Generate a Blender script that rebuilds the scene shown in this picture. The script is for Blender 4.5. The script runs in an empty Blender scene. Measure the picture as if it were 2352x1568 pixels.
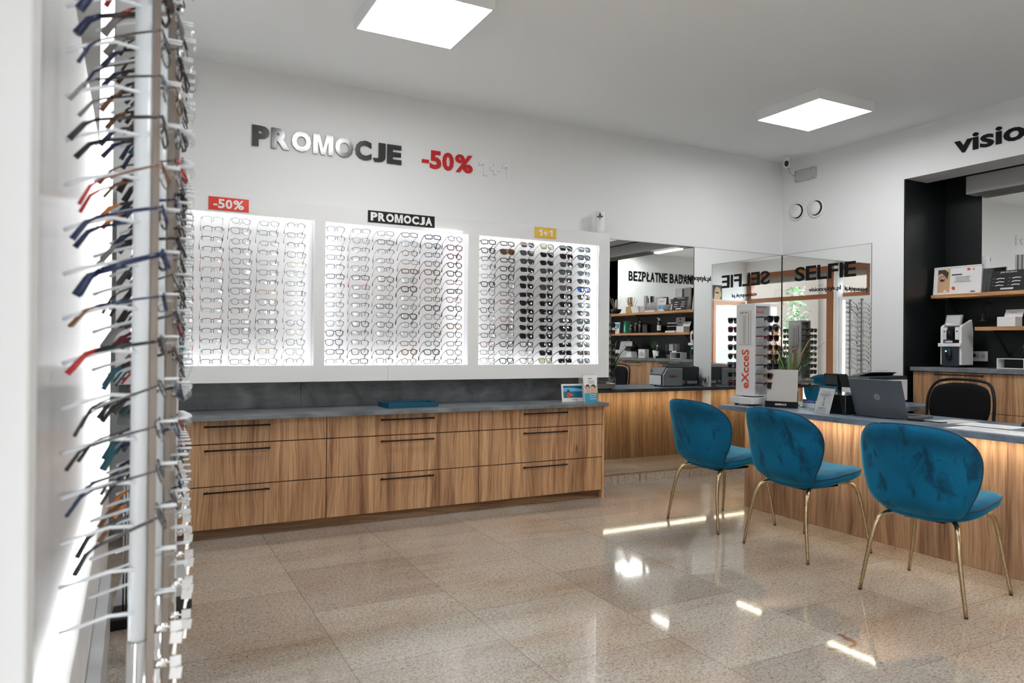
import bpy, bmesh, math, random
from mathutils import Vector, Matrix
random.seed(7)
sc = bpy.context.scene
PI = math.pi
# ------------------------------------------------------------------ camera
F_PX, YAW, PIT, ROL = 1646.09, 0.4852757, 0.00581, 0.00924
fw = Vector((math.sin(YAW)*math.cos(PIT), math.cos(YAW)*math.cos(PIT), math.sin(PIT)))
r0 = Vector((math.cos(YAW), -math.sin(YAW), 0)); u0 = r0.cross(fw)
rt = r0*math.cos(ROL)+u0*math.sin(ROL); up = -r0*math.sin(ROL)+u0*math.cos(ROL)
cd = bpy.data.cameras.new('camera'); cam = bpy.data.objects.new('camera', cd); sc.collection.objects.link(cam)
m3 = Matrix((rt, up, -fw)).transposed(); cam.matrix_world = Matrix.Translation((0, 0, 1.2)) @ m3.to_4x4()
cd.sensor_width = 36; cd.lens = F_PX/2352*36; cd.clip_start = .02
cd.dof.use_dof = True; cd.dof.focus_distance = 6.0; cd.dof.aperture_fstop = 3.6
sc.camera = cam
# ------------------------------------------------------------------ world and exposure
w = bpy.data.worlds.new('world'); sc.world = w; w.use_nodes = True
bg = w.node_tree.nodes['Background']; bg.inputs[0].default_value = (.86, .93, 1, 1); bg.inputs[1].default_value = 6.6
sc.view_settings.view_transform = 'Standard'; sc.view_settings.look = 'None'
sc.view_settings.exposure = 1.56; sc.view_settings.gamma = 1; sc.view_settings.use_curve_mapping = False
LAMP = 7.6      # ceiling panels
LEDW = 2.9     # display case strips
LEDY = 18.0     # warm desk strips
try:
    sc.cycles.max_bounces = 14; sc.cycles.transparent_max_bounces = 24; sc.cycles.glossy_bounces = 8
    sc.cycles.caustics_reflective = False; sc.cycles.caustics_refractive = False
    sc.cycles.sample_clamp_indirect = 6
except Exception: pass
# ------------------------------------------------------------------ dimensions (metres)
XR, YW, ZC = 5.78, 5.13, 3.07          # right wall, back wall, ceiling
XL, YB = -.30, -1.24                   # window wall on the left, wall behind
XB, YN, YN0 = 6.35, 3.824, .80         # niche back, niche far side, niche near side
ZT = .757                              # worktops
# ------------------------------------------------------------------ materials
MATS = {}
def nm(name):
    m = bpy.data.materials.new(name); m.use_nodes = True
    return m, m.node_tree, m.node_tree.nodes['Principled BSDF']
def setp(b, **k):
    for a, v in k.items():
        i = b.inputs.get(a.replace('_', ' '))
        if i is not None: i.default_value = (v[0], v[1], v[2], 1) if isinstance(v, tuple) else v
def pl(name, c, rough=.5, metal=0, **k):
    m, nt, b = nm(name); setp(b, Base_Color=c, Roughness=rough, Metallic=metal, **k)
    # slight procedural unevenness of the gloss
    n = nt.nodes.new('ShaderNodeTexNoise'); n.inputs['Scale'].default_value = 30
    mr = nt.nodes.new('ShaderNodeMapRange'); mr.inputs[3].default_value = max(0, rough*.92); mr.inputs[4].default_value = min(1, rough*1.08)
    nt.links.new(n.outputs[0], mr.inputs[0]); nt.links.new(mr.outputs[0], b.inputs['Roughness'])
    MATS[name] = m; return m
def emi(name, c, s):
    m = bpy.data.materials.new(name); m.use_nodes = True; nt = m.node_tree; nt.nodes.clear()
    e = nt.nodes.new('ShaderNodeEmission'); o = nt.nodes.new('ShaderNodeOutputMaterial')
    e.inputs[0].default_value = (*c, 1); e.inputs[1].default_value = s; nt.links.new(e.outputs[0], o.inputs[0]); MATS[name] = m
def glass(name, tint, gloss=.08, rough=.0):
    m = bpy.data.materials.new(name); m.use_nodes = True; nt = m.node_tree; nt.nodes.clear()
    t = nt.nodes.new('ShaderNodeBsdfTransparent'); g = nt.nodes.new('ShaderNodeBsdfGlossy'); mx = nt.nodes.new('ShaderNodeMixShader')
    o = nt.nodes.new('ShaderNodeOutputMaterial'); lw = nt.nodes.new('ShaderNodeLayerWeight'); lw.inputs[0].default_value = .5
    pw = nt.nodes.new('ShaderNodeMath'); pw.operation = 'POWER'; pw.inputs[1].default_value = 4; nt.links.new(lw.outputs['Facing'], pw.inputs[0])
    a = nt.nodes.new('ShaderNodeMath'); a.operation = 'MULTIPLY_ADD'; a.inputs[1].default_value = .7; a.inputs[2].default_value = .035+gloss*.3; f = pw
    t.inputs[0].default_value = (*tint, 1); g.inputs['Roughness'].default_value = rough
    L = nt.links.new; L(f.outputs[0], a.inputs[0]); L(a.outputs[0], mx.inputs[0]); L(t.outputs[0], mx.inputs[1]); L(g.outputs[0], mx.inputs[2]); L(mx.outputs[0], o.inputs[0]); MATS[name] = m
def node(nt, typ, **k):
    n = nt.nodes.new(typ)
    for a, v in k.items(): setattr(n, a, v)
    return n
def mth(nt, op, a, b=None):
    n = nt.nodes.new('ShaderNodeMath'); n.operation = op
    for i, v in ((0, a), (1, b)):
        if v is None: continue
        if hasattr(v, 'links'): nt.links.new(v, n.inputs[i])
        else: n.inputs[i].default_value = v
    return n.outputs[0]
def noise(nt, vec, scale, detail=4, rough=.55, dist=0):
    n = nt.nodes.new('ShaderNodeTexNoise'); n.inputs['Scale'].default_value = scale; n.inputs['Detail'].default_value = detail
    n.inputs['Roughness'].default_value = rough; n.inputs['Distortion'].default_value = dist; nt.links.new(vec, n.inputs['Vector']); return n.outputs['Fac']
def ramp(nt, fac, stops):
    r = nt.nodes.new('ShaderNodeValToRGB'); e = r.color_ramp.elements
    while len(e) < len(stops): e.new(.5)
    for i, (p, c) in enumerate(stops): e[i].position = p; e[i].color = (*c, 1)
    nt.links.new(fac, r.inputs[0]); return r.outputs[0]
def mixc(nt, fac, a, b, mode='MIX'):
    n = nt.nodes.new('ShaderNodeMix'); n.data_type = 'RGBA'; n.blend_type = mode
    if hasattr(fac, 'links'): nt.links.new(fac, n.inputs[0])
    else: n.inputs[0].default_value = fac
    for i, v in ((6, a), (7, b)):
        if hasattr(v, 'links'): nt.links.new(v, n.inputs[i])
        else: n.inputs[i].default_value = (*v, 1)
    return n.outputs[2]
def posxyz(nt):
    g = nt.nodes.new('ShaderNodeNewGeometry'); s = nt.nodes.new('ShaderNodeSeparateXYZ'); nt.links.new(g.outputs['Position'], s.inputs[0])
    return g.outputs['Position'], s.outputs[0], s.outputs[1], s.outputs[2]
def comb(nt, x, y, z):
    c = nt.nodes.new('ShaderNodeCombineXYZ')
    for i, v in enumerate((x, y, z)):
        if hasattr(v, 'links'): nt.links.new(v, c.inputs[i])
        else: c.inputs[i].default_value = v
    return c.outputs[0]
def wood(name, horiz=False, tone=1.0, greyer=0.0, cell=.55):
    m, nt, b = nm(name); P, x, y, z = posxyz(nt); h = mth(nt, 'ADD', x, y)
    if horiz: across, along = mth(nt, 'ADD', z, mth(nt, 'MULTIPLY', mth(nt, 'SUBTRACT', x, y), .06)), h
    else: across, along = h, z
    warp = noise(nt, comb(nt, mth(nt, 'MULTIPLY', across, 3.2), mth(nt, 'MULTIPLY', along, 1.1), 3.1), 1, 3)
    aw = mth(nt, 'ADD', across, mth(nt, 'MULTIPLY', warp, .10))
    n1 = noise(nt, comb(nt, mth(nt, 'MULTIPLY', aw, 15), mth(nt, 'MULTIPLY', along, .65), 0), 1, 6, .66, .5)
    n2 = noise(nt, comb(nt, mth(nt, 'MULTIPLY', aw, 120), mth(nt, 'MULTIPLY', along, 2.2), 5), 1, 3, .6)
    n3 = noise(nt, comb(nt, mth(nt, 'MULTIPLY', across, 5.5), mth(nt, 'MULTIPLY', along, .35), 9), 1, 2, .5)
    t = tone; g = greyer
    def C(r, gg, bb):
        l = (r+gg+bb)/3; return tuple((v*(1-g)+l*g)*t for v in (r, gg, bb))
    c1 = ramp(nt, n1, [(.30, C(.22, .09, .038)), (.42, C(.46, .225, .092)), (.53, C(.63, .345, .150)), (.70, C(.74, .445, .215))])
    c2 = ramp(nt, n2, [(.36, (.38, .32, .28)), (.52, (1, 1, 1)), (.75, (1.0, 1.0, 1.0))])
    c3 = ramp(nt, n3, [(.35, (.82, .80, .78)), (.6, (1.05, 1.04, 1.02))])
    c = mixc(nt, .62, c1, c2, 'MULTIPLY'); c = mixc(nt, 1, c, c3, 'MULTIPLY')
    v = nt.nodes.new('ShaderNodeTexVoronoi'); v.inputs['Scale'].default_value = 1
    nt.links.new(comb(nt, mth(nt, 'MULTIPLY', aw, 6.5), mth(nt, 'MULTIPLY', along, 1.6), 0), v.inputs['Vector'])
    k = ramp(nt, v.outputs['Distance'], [(.03, (.22, .16, .12)), (.085, (1, 1, 1))]); c = mixc(nt, .85, c, k, 'MULTIPLY')
    nt.links.new(c, b.inputs['Base Color']); setp(b, Roughness=.5)
    bp = nt.nodes.new('ShaderNodeBump'); bp.inputs['Strength'].default_value = .12; bp.inputs['Distance'].default_value = .002
    nt.links.new(n2, bp.inputs['Height']); nt.links.new(bp.outputs[0], b.inputs['Normal']); MATS[name] = m
wood('oak', False, .97, .13); wood('oak_plinth', True, .55, .1); wood('oak_shelf', True, 1.05); wood('oak_desk', False, .92, .26)
def concrete(name, base, var):
    m, nt, b = nm(name); P, x, y, z = posxyz(nt)
    a = noise(nt, P, 5, 6, .6, .6); c = noise(nt, comb(nt, mth(nt, 'MULTIPLY', x, 6), mth(nt, 'MULTIPLY', y, 6), mth(nt, 'MULTIPLY', z, 30)), 1, 5, .65)
    lo = tuple(v*(1-var) for v in base); hi = tuple(v*(1+var) for v in base)
    col = ramp(nt, a, [(.3, lo), (.7, hi)]); k = ramp(nt, c, [(.32, (.72, .74, .76)), (.5, (1, 1, 1)), (.75, (1.15, 1.15, 1.15))])
    nt.links.new(mixc(nt, .8, col, k, 'MULTIPLY'), b.inputs['Base Color']); setp(b, Roughness=.32); MATS[name] = m
concrete('concrete', (.165, .18, .19), .4); concrete('splash', (.135, .145, .155), .45); concrete('slab', (.165, .215, .27), .5)
# granite floor: columns .631 wide along Y, joints staggered by half a tile
def granite(name, tiles=True):
    m, nt, b = nm(name); P, x, y, z = posxyz(nt)
    fine = noise(nt, P, 120, 4, .75); mid = noise(nt, P, 60, 3, .6)
    st = noise(nt, comb(nt, mth(nt, 'MULTIPLY', x, 45), mth(nt, 'MULTIPLY', y, 120), z), 1, 3, .65, .8)
    big = noise(nt, comb(nt, mth(nt, 'MULTIPLY', x, 1.1), mth(nt, 'MULTIPLY', y, 4.2), z), 1, 4, .55)
    big2 = noise(nt, P, 1.3, 3, .5)
    base = ramp(nt, big, [(.33, (.34, .25, .18)), (.45, (.46, .395, .335)), (.58, (.50, .46, .415)), (.72, (.48, .37, .28))])
    base = mixc(nt, .55, base, ramp(nt, big2, [(.35, (.43, .34, .265)), (.6, (.52, .495, .46))]))
    sp = ramp(nt, fine, [(.36, (.36, .33, .31)), (.47, (.92, .92, .92)), (.58, (1.08, 1.08, 1.08)), (.72, (1.35, 1.33, 1.32))])
    sp2 = ramp(nt, st, [(.33, (.34, .28, .24)), (.43, (1, 1, 1))])
    c = mixc(nt, .8, base, sp, 'MULTIPLY'); c = mixc(nt, .75, c, sp2, 'MULTIPLY')
    sp3 = ramp(nt, mid, [(.36, (.80, .77, .74)), (.56, (1.06, 1.06, 1.05))]); c = mixc(nt, .8, c, sp3, 'MULTIPLY'); c = mixc(nt, 1, c, (.88, .87, .86), 'MULTIPLY')
    if tiles:
        cx = mth(nt, 'DIVIDE', mth(nt, 'SUBTRACT', x, .722), .631); ci = mth(nt, 'FLOOR', cx); fx = mth(nt, 'SUBTRACT', cx, ci)
        par = mth(nt, 'MODULO', mth(nt, 'ADD', ci, 20), 2)
        ry = mth(nt, 'ADD', mth(nt, 'DIVIDE', mth(nt, 'SUBTRACT', y, 2.615), .631), mth(nt, 'MULTIPLY', par, .475)); ri = mth(nt, 'FLOOR', ry); fy = mth(nt, 'SUBTRACT', ry, ri)
        wn = nt.nodes.new('ShaderNodeTexWhiteNoise'); wn.noise_dimensions = '2D'; nt.links.new(comb(nt, ci, ri, 0), wn.inputs[0])
        tone = ramp(nt, wn.outputs[0], [(0, (.86, .84, .82)), (.5, (1, .97, .93)), (1, (1.10, 1.08, 1.05))]); c = mixc(nt, 1, c, tone, 'MULTIPLY')
        d = mth(nt, 'MINIMUM', mth(nt, 'MINIMUM', fx, mth(nt, 'SUBTRACT', 1, fx)), mth(nt, 'MINIMUM', fy, mth(nt, 'SUBTRACT', 1, fy)))
        g = mth(nt, 'LESS_THAN', d, .0032); c = mixc(nt, mth(nt, 'MULTIPLY', g, .75), c, (.17, .14, .115))
        # rusty stain at a tile corner
        dx = mth(nt, 'SUBTRACT', x, 2.545); dy = mth(nt, 'SUBTRACT', y, 1.985)
        rr = mth(nt, 'SQRT', mth(nt, 'ADD', mth(nt, 'MULTIPLY', dx, dx), mth(nt, 'MULTIPLY', mth(nt, 'MULTIPLY', dy, dy), 1.6)))
        rn = mth(nt, 'ADD', rr, mth(nt, 'MULTIPLY', mth(nt, 'SUBTRACT', noise(nt, P, 26, 4), .5), .07))
        ring = mth(nt, 'LESS_THAN', mth(nt, 'ABSOLUTE', mth(nt, 'SUBTRACT', rn, .088)), .013)
        low = mth(nt, 'LESS_THAN', dy, mth(nt, 'ADD', mth(nt, 'MULTIPLY', dx, .5), .0))
        c = mixc(nt, mth(nt, 'MULTIPLY', mth(nt, 'MULTIPLY', ring, low), .85), c, (.20, .085, .03))
    nt.links.new(c, b.inputs['Base Color'])
    rg = nt.nodes.new('ShaderNodeMapRange'); rg.inputs[3].default_value = .03; rg.inputs[4].default_value = .09
    nt.links.new(mid, rg.inputs[0]); nt.links.new(rg.outputs[0], b.inputs['Roughness'])
    setp(b, IOR=1.52); 
    if not tiles: setp(b, Roughness=.4)
    MATS[name] = m
granite('granite_floor'); granite('granite_edge', False)
def plaster(name, c):
    m, nt, b = nm(name); P, x, y, z = posxyz(nt); n = noise(nt, P, 180, 3)
    setp(b, Base_Color=c, Roughness=.85); bp = nt.nodes.new('ShaderNodeBump'); bp.inputs['Strength'].default_value = .06; bp.inputs['Distance'].default_value = .001
    nt.links.new(n, bp.inputs['Height']); nt.links.new(bp.outputs[0], b.inputs['Normal']); MATS[name] = m
plaster('wall', (.79, .80, .80)); plaster('ceil', (.90, .925, .93)); plaster('panel_white', (.62, .63, .63)); plaster('greyplaster', (.42, .42, .42))
def velvet(name):
    m, nt, b = nm(name); tc = nt.nodes.new('ShaderNodeTexCoord'); oi = nt.nodes.new('ShaderNodeObjectInfo')
    v = nt.nodes.new('ShaderNodeVectorMath'); v.operation = 'ADD'; nt.links.new(tc.outputs['Object'], v.inputs[0])
    cx = comb(nt, mth(nt, 'MULTIPLY', oi.outputs['Random'], 9), mth(nt, 'MULTIPLY', oi.outputs['Random'], 5), 0); nt.links.new(cx, v.inputs[1]); V = v.outputs[0]
    s = nt.nodes.new('ShaderNodeSeparateXYZ'); nt.links.new(V, s.inputs[0])
    so = nt.nodes.new('ShaderNodeSeparateXYZ'); nt.links.new(tc.outputs['Object'], so.inputs[0])
    n1 = noise(nt, comb(nt, s.outputs[0], mth(nt, 'MULTIPLY', s.outputs[1], 11), mth(nt, 'MULTIPLY', s.outputs[2], 5.5)), 1, 5, .62, .6)
    n2 = noise(nt, V, 3.2, 2); n3 = noise(nt, V, 300, 2)
    # nap brushed dark in a ragged band under the top edge and in vertical hand marks
    band = mth(nt, 'ABSOLUTE', mth(nt, 'SUBTRACT', mth(nt, 'ADD', so.outputs[2], mth(nt, 'MULTIPLY', mth(nt, 'SUBTRACT', n1, .5), .16)), .775))
    bm = nt.nodes.new('ShaderNodeMapRange'); nt.links.new(band, bm.inputs[0]); bm.inputs[1].default_value = .0; bm.inputs[2].default_value = .075; bm.inputs[3].default_value = .8; bm.inputs[4].default_value = 0
    mk = ramp(nt, n1, [(.37, (1, 1, 1)), (.46, (0, 0, 0))])
    c = ramp(nt, n2, [(.35, (.0, .085, .18)), (.65, (.001, .125, .25))])
    c = mixc(nt, bm.outputs[0], c, (.001, .045, .095)); c = mixc(nt, mth(nt, 'MULTIPLY', mk, .75), c, (.002, .022, .05))
    nt.links.new(c, b.inputs['Base Color']); setp(b, Roughness=.75, Sheen_Weight=.55, Sheen_Roughness=.35, Sheen_Tint=(.1, .6, .85), Specular_IOR_Level=.2)
    bp = nt.nodes.new('ShaderNodeBump'); bp.inputs['Strength'].default_value = .15; bp.inputs['Distance'].default_value = .001; nt.links.new(n3, bp.inputs['Height']); nt.links.new(bp.outputs[0], b.inputs['Normal'])
    MATS[name] = m
velvet('velvet'); pl('rack_board', (.70, .705, .71), .16); pl('piping', (.0, .035, .07), .7)
pl('white_gloss', (.80, .81, .81), .06, 0, Coat_Weight=.6, Coat_Roughness=.03); pl('white', (.82, .82, .82), .45); pl('board', (.86, .86, .87), .35)
pl('white_soft', (.72, .72, .71), .6); pl('offwhite', (.60, .58, .54), .6); pl('grey', (.30, .305, .31), .5); pl('light_grey', (.5, .51, .52), .45)
pl('black', (.006, .0065, .007), .5, 0, Specular_IOR_Level=.3); pl('black_gloss', (.006, .009, .01), .12); pl('black_matt', (.005, .005, .006), .85, 0, Specular_IOR_Level=.15)
pl('niche_black', (.007, .010, .011), .38, 0, Specular_IOR_Level=.4); pl('dark_slate', (.02, .032, .040), .4); pl('dark_green', (.006, .04, .045), .25)
pl('sign_black', (.012, .018, .018), .2, 0, Coat_Weight=1.0, Coat_Roughness=.12); pl('letter_black', (.004, .005, .006), .6, 0, Specular_IOR_Level=.15)
pl('red', (.55, .008, .01), .4); pl('sign_red', (.72, .035, .015), .2); pl('sign_yellow', (.78, .46, .01), .3); pl('orange_red', (.75, .06, .01), .4)
pl('brass', (.42, .32, .19), .28, 1); pl('chrome', (.85, .86, .88), .08, 1); pl('steel', (.5, .5, .5), .3, 1); pl('mirror', (.90, .915, .905), .0, 1)
pl('alu', (.62, .63, .64), .35, .7); pl('bar_brown', (.28, .24, .21), .4, .5); pl('tube_white', (.74, .79, .83), .3); pl('laptop_grey', (.17, .185, .20), .4, .5)
pl('teal', (.0, .075, .14), .35); pl('teal_light', (.03, .38, .45), .5); pl('aqua', (.02, .32, .45), .5); pl('blue', (.02, .12, .45), .4); pl('sky_blue', (.12, .45, .75), .5); pl('sea', (.01, .16, .24), .4)
pl('skin', (.62, .37, .26), .5); pl('hair', (.05, .03, .022), .6); pl('hair_dark', (.018, .013, .012), .55); pl('blonde', (.55, .38, .18), .6); pl('beige', (.58, .50, .42), .8); pl('tan', (.62, .40, .20), .6)
pl('window_wood', (.26, .085, .028), .35); pl('window_orange', (.45, .17, .05), .4); pl('leaf', (.035, .11, .025), .5); pl('leaf_light', (.20, .33, .09), .5); pl('leaf_red', (.22, .14, .05), .5); pl('leaf_out', (.05, .17, .04), .7); pl('soil', (.05, .03, .02), .9)
pl('paper', (.80, .80, .80), .7); pl('card_cream', (.56, .54, .51), .7); pl('ink', (.05, .05, .055), .7); pl('ink_grey', (.3, .3, .32), .7); pl('green', (.01, .22, .13), .4); pl('mint', (.35, .68, .60), .5); pl('wood_light', (.55, .33, .13), .6); pl('gold', (.72, .50, .18), .3, .8); pl('pavement', (.13, .13, .125), .8); pl('facade', (.10, .078, .066), .8); pl('shopfront', (.105, .112, .116), .7); pl('shop_blue', (.01, .05, .09), .5); pl('denim', (.05, .08, .16), .8); pl('pinkish', (.7, .42, .42), .6); pl('fabric_stripe', (.42, .41, .37), .8)
pl('roller', (.30, .27, .24), .8)
for n_, c_ in dict(g_black=(.008, .008, .009), g_gun=(.06, .06, .065), g_brown=(.035, .016, .010), g_red=(.42, .02, .02), g_wine=(.13, .01, .02), g_blue=(.006, .018, .07), g_grey=(.22, .22, .22), g_tort=(.17, .07, .02), g_orange=(.65, .2, .03), g_teal=(.01, .10, .14), g_clear=(.62, .6, .57)).items(): pl(n_, c_, .25)
pl('g_gold', (.48, .34, .17), .3, .8); pl('g_silver', (.45, .45, .45), .3, .8)
glass('lens_clear', (.96, .975, .975), .12); glass('lens_dark', (.006, .008, .009), .1); glass('lens_grad', (.10, .09, .09), .1); glass('lens_green', (.16, .21, .17), .12); glass('lens_grey', (.20, .24, .26), .12); glass('lens_brown', (.14, .07, .04), .1); glass('lens_blue', (.02, .16, .62), .3); glass('lens_yellow', (.60, .60, .38), .1)
glass('pane', (.97, .985, .98), .02); glass('acrylic', (.90, .93, .93), .2); glass('smoke', (.10, .16, .18), .2); glass('acrylic_faint', (.97, .98, .98), .02)
emi('panel_light', (1, 1, 1), LAMP); emi('led_white', (.97, .985, 1), LEDW); emi('led_warm', (1, .84, .60), LEDY); emi('glow', (1, 1, 1), 1.1); emi('lamp_bar', (1, .98, .94), 6); emi('screen', (.55, .6, .62), .35); emi('blue_led', (.1, .5, 1), 2)
# ------------------------------------------------------------------ mesh tools
class MB:
    def __init__(s): s.bm = bmesh.new(); s.ms = []
    def mi(s, m):
        if m not in s.ms: s.ms.append(m)
        return s.ms.index(m)
    def face(s, vs, mi, smooth=False):
        try:
            f = s.bm.faces.new(vs); f.material_index = mi; f.smooth = smooth; return f
        except ValueError: return None
    def box(s, x0, x1, y0, y1, z0, z1, m, M=None):
        P = [(x0, y0, z0), (x1, y0, z0), (x1, y1, z0), (x0, y1, z0), (x0, y0, z1), (x1, y0, z1), (x1, y1, z1), (x0, y1, z1)]
        v = [s.bm.verts.new(M @ Vector(p) if M else p) for p in P]; i = s.mi(m)
        for q in ((0, 3, 2, 1), (4, 5, 6, 7), (0, 1, 5, 4), (1, 2, 6, 5), (2, 3, 7, 6), (3, 0, 4, 7)): s.face([v[k] for k in q], i)
        return s
    def poly(s, pts, m, d=None, M=None):
        """flat polygon, or a prism when the extrusion vector d is given"""
        i = s.mi(m); a = [s.bm.verts.new(M @ Vector(p) if M else p) for p in pts]
        if d is None: s.face(a, i); return s
        d = Vector(d); b = [s.bm.verts.new((M @ (Vector(p)+d)) if M else Vector(p)+d) for p in pts]
        s.face(a[::-1], i); s.face(b, i); n = len(a)
        for k in range(n): s.face([a[k], a[(k+1) % n], b[(k+1) % n], b[k]], i)
        return s
    def tube(s, pts, r, m, seg=6, closed=False, flat=1.0, cap=True):
        pts = [Vector(p) for p in pts]; n = len(pts); i = s.mi(m); rings = []
        for k, p in enumerate(pts):
            a = pts[k-1] if (k or closed) else pts[k]; b = pts[(k+1) % n] if (k < n-1 or closed) else pts[k]
            t = (b-a).normalized() if (b-a).length > 1e-9 else Vector((0, 0, 1))
            ref = Vector((0, 1, 0)) if abs(t.y) < .9 else Vector((1, 0, 0))
            e1 = t.cross(ref).normalized(); e2 = t.cross(e1).normalized(); rr = r[k] if isinstance(r, (list, tuple)) else r
            rings.append([s.bm.verts.new(p+e1*rr*math.cos(2*PI*j/seg)+e2*rr*flat*math.sin(2*PI*j/seg)) for j in range(seg)])
        for k in range(n if closed else n-1):
            A, B = rings[k], rings[(k+1) % n]
            for j in range(seg): s.face([A[j], A[(j+1) % seg], B[(j+1) % seg], B[j]], i, True)
        if cap and not closed: s.face(rings[0][::-1], i); s.face(rings[-1], i)
        return s
    def cyl(s, a, b, r, m, seg=16, r2=None): return s.tube([a, b], [r, r if r2 is None else r2], m, seg)
    def lathe(s, prof, m, c=(0, 0, 0), seg=20, M=None):
        i = s.mi(m); rings = []
        for r, z in prof:
            rings.append([s.bm.verts.new((M if M else Matrix()) @ Vector((c[0]+r*math.cos(2*PI*j/seg), c[1]+r*math.sin(2*PI*j/seg), c[2]+z))) for j in range(seg)])
        for A, B in zip(rings, rings[1:]):
            for j in range(seg): s.face([A[j], A[(j+1) % seg], B[(j+1) % seg], B[j]], i, True)
        s.face(rings[0][::-1], i); s.face(rings[-1], i); return s
    def ell(s, c, r, m, seg=14, rings=9, M=None):
        return s.lathe([(max(1e-4, math.sin(PI*k/rings)), -math.cos(PI*k/rings)) for k in range(rings+1)], m, seg=seg, M=(M or Matrix()) @ Matrix.Translation(c) @ Matrix.Diagonal((*((r,)*3 if not hasattr(r, '__len__') else r), 1)))
    def mesh(s, name):
        s.bm.normal_update(); me = bpy.data.meshes.new(name); bmesh.ops.recalc_face_normals(s.bm, faces=s.bm.faces); s.bm.to_mesh(me); s.bm.free()
        for m in s.ms: me.materials.append(MATS[m])
        return me
def link(name, me, parent=None, loc=None, rot=None, bev=0):
    o = bpy.data.objects.new(name, me); sc.collection.objects.link(o)
    if parent: o.parent = parent
    if loc: o.location = loc
    if rot: o.rotation_euler = rot
    if bev:
        b = o.modifiers.new('bevel', 'BEVEL'); b.width = bev; b.segments = 2; b.limit_method = 'ANGLE'; b.harden_normals = False
    return o
def tag(o, label=None, cat=None, group=None, kind=None):
    if label: o['label'] = label
    if cat: o['category'] = cat
    if group: o['group'] = group
    if kind: o['kind'] = kind
    return o
def thing(name, label, cat, loc=(0, 0, 0), rz=0, group=None, rot=None):
    o = bpy.data.objects.new(name, None); sc.collection.objects.link(o); o.location = loc; o.rotation_euler = rot or (0, 0, rz); o.empty_display_size = .05
    return tag(o, label, cat, group)
def part(name, mb, par, bev=0, label=None, loc=None, rot=None):
    return tag(link(name, mb.mesh(name) if isinstance(mb, MB) else mb, par, loc, rot, bev), label)
def solo(name, mb, label, cat, loc=(0, 0, 0), rz=0, bev=0, group=None, rot=None):
    return tag(link(name, mb.mesh(name) if isinstance(mb, MB) else mb, None, loc, rot or (0, 0, rz), bev), label, cat, group)
def struct(name, mb, bev=0, par=None):
    o = link(name, mb.mesh(name), par, bev=bev)
    if not par: o['kind'] = 'structure'
    return o
def textmesh(s, mname, w, h, depth=.004, bold=.0, cx=False):
    """lettering in the xz plane facing -y, lower left at the origin, fitted to width w and height h"""
    cu = bpy.data.curves.new('lettering', 'FONT'); cu.body = s; cu.size = 1; cu.offset = bold; cu.extrude = .5; cu.resolution_u = 3
    o = bpy.data.objects.new('lettering', cu); sc.collection.objects.link(o); bpy.context.view_layer.update()
    me = bpy.data.meshes.new_from_object(o.evaluated_get(bpy.context.evaluated_depsgraph_get())); bpy.data.objects.remove(o); bpy.data.curves.remove(cu)
    xs = [v.co.x for v in me.vertices]; ys = [v.co.y for v in me.vertices]; x0, x1, y0, y1 = min(xs), max(xs), min(ys), max(ys)
    for v in me.vertices:
        x, y, z = v.co; v.co = ((x-x0)/(x1-x0)*w-(w/2 if cx else 0), -depth if z > 0 else 0, (y-y0)/(y1-y0)*h)
    me.materials.clear(); me.materials.append(MATS[mname]); me.name = 'lettering'; return me
ADV = dict(zip('PROMCJEABZTNDIWKUSLFXY', (.667, .722, .778, .833, .722, .556, .667, .722, .722, .611, .611, .722, .722, .278, .944, .722, .722, .667, .611, .611, .667, .667))); ADV.update({'-': .333, ' ': .278, '%': .889, 'Ł': .611, '5': .556, '0': .556, '1': .5})
def capmesh(s, mname, w, h, depth=.004, bold=.03):
    """upright bold capitals, each glyph fitted to the cap height"""
    tot = sum(ADV[c] for c in s); bm = bmesh.new(); x = 0
    for c in s:
        a = ADV[c]/tot*w; g = a*(.90 if c != 'I' else .62); x0 = x+(a-g)/2; me = None
        if c == 'M':
            t = g*.24; q = MB().poly([(0, 0, 0), (t, 0, 0), (t, 0, h*.68), (g/2-t*.42, 0, 0), (g/2+t*.42, 0, 0), (g-t, 0, h*.68), (g-t, 0, 0), (g, 0, 0), (g, 0, h), (g-t*1.35, 0, h), (g/2, 0, h*.30), (t*1.35, 0, h), (0, 0, h)], mname, (0, -depth, 0)); me = q.mesh('g')
        elif c == 'N':
            t = g*.25; q = MB().poly([(0, 0, 0), (t, 0, 0), (t, 0, h*.62), (g-t, 0, 0), (g, 0, 0), (g, 0, h), (g-t, 0, h), (g-t, 0, h*.38), (t, 0, h), (0, 0, h)], mname, (0, -depth, 0)); me = q.mesh('g')
        elif c in '-I': z0, z1 = ((.27, .45) if c == '-' else (0, 1)); me = MB().box(0, g, -depth, 0, z0*h, z1*h, mname).mesh('g')
        elif c != ' ': me = textmesh(c, mname, g, h, depth, bold)
        if me: me.transform(Matrix.Translation((x0, 0, 0))); bm.from_mesh(me); bpy.data.meshes.remove(me)
        x += a
    me = bpy.data.meshes.new('lettering'); bm.to_mesh(me); bm.free(); me.materials.append(MATS[mname])
    for p in me.polygons: p.material_index = 0
    return me
def anytext(s, *a):
    return capmesh(s, *a) if all(c in ADV for c in s) else textmesh(s, *a)
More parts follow.
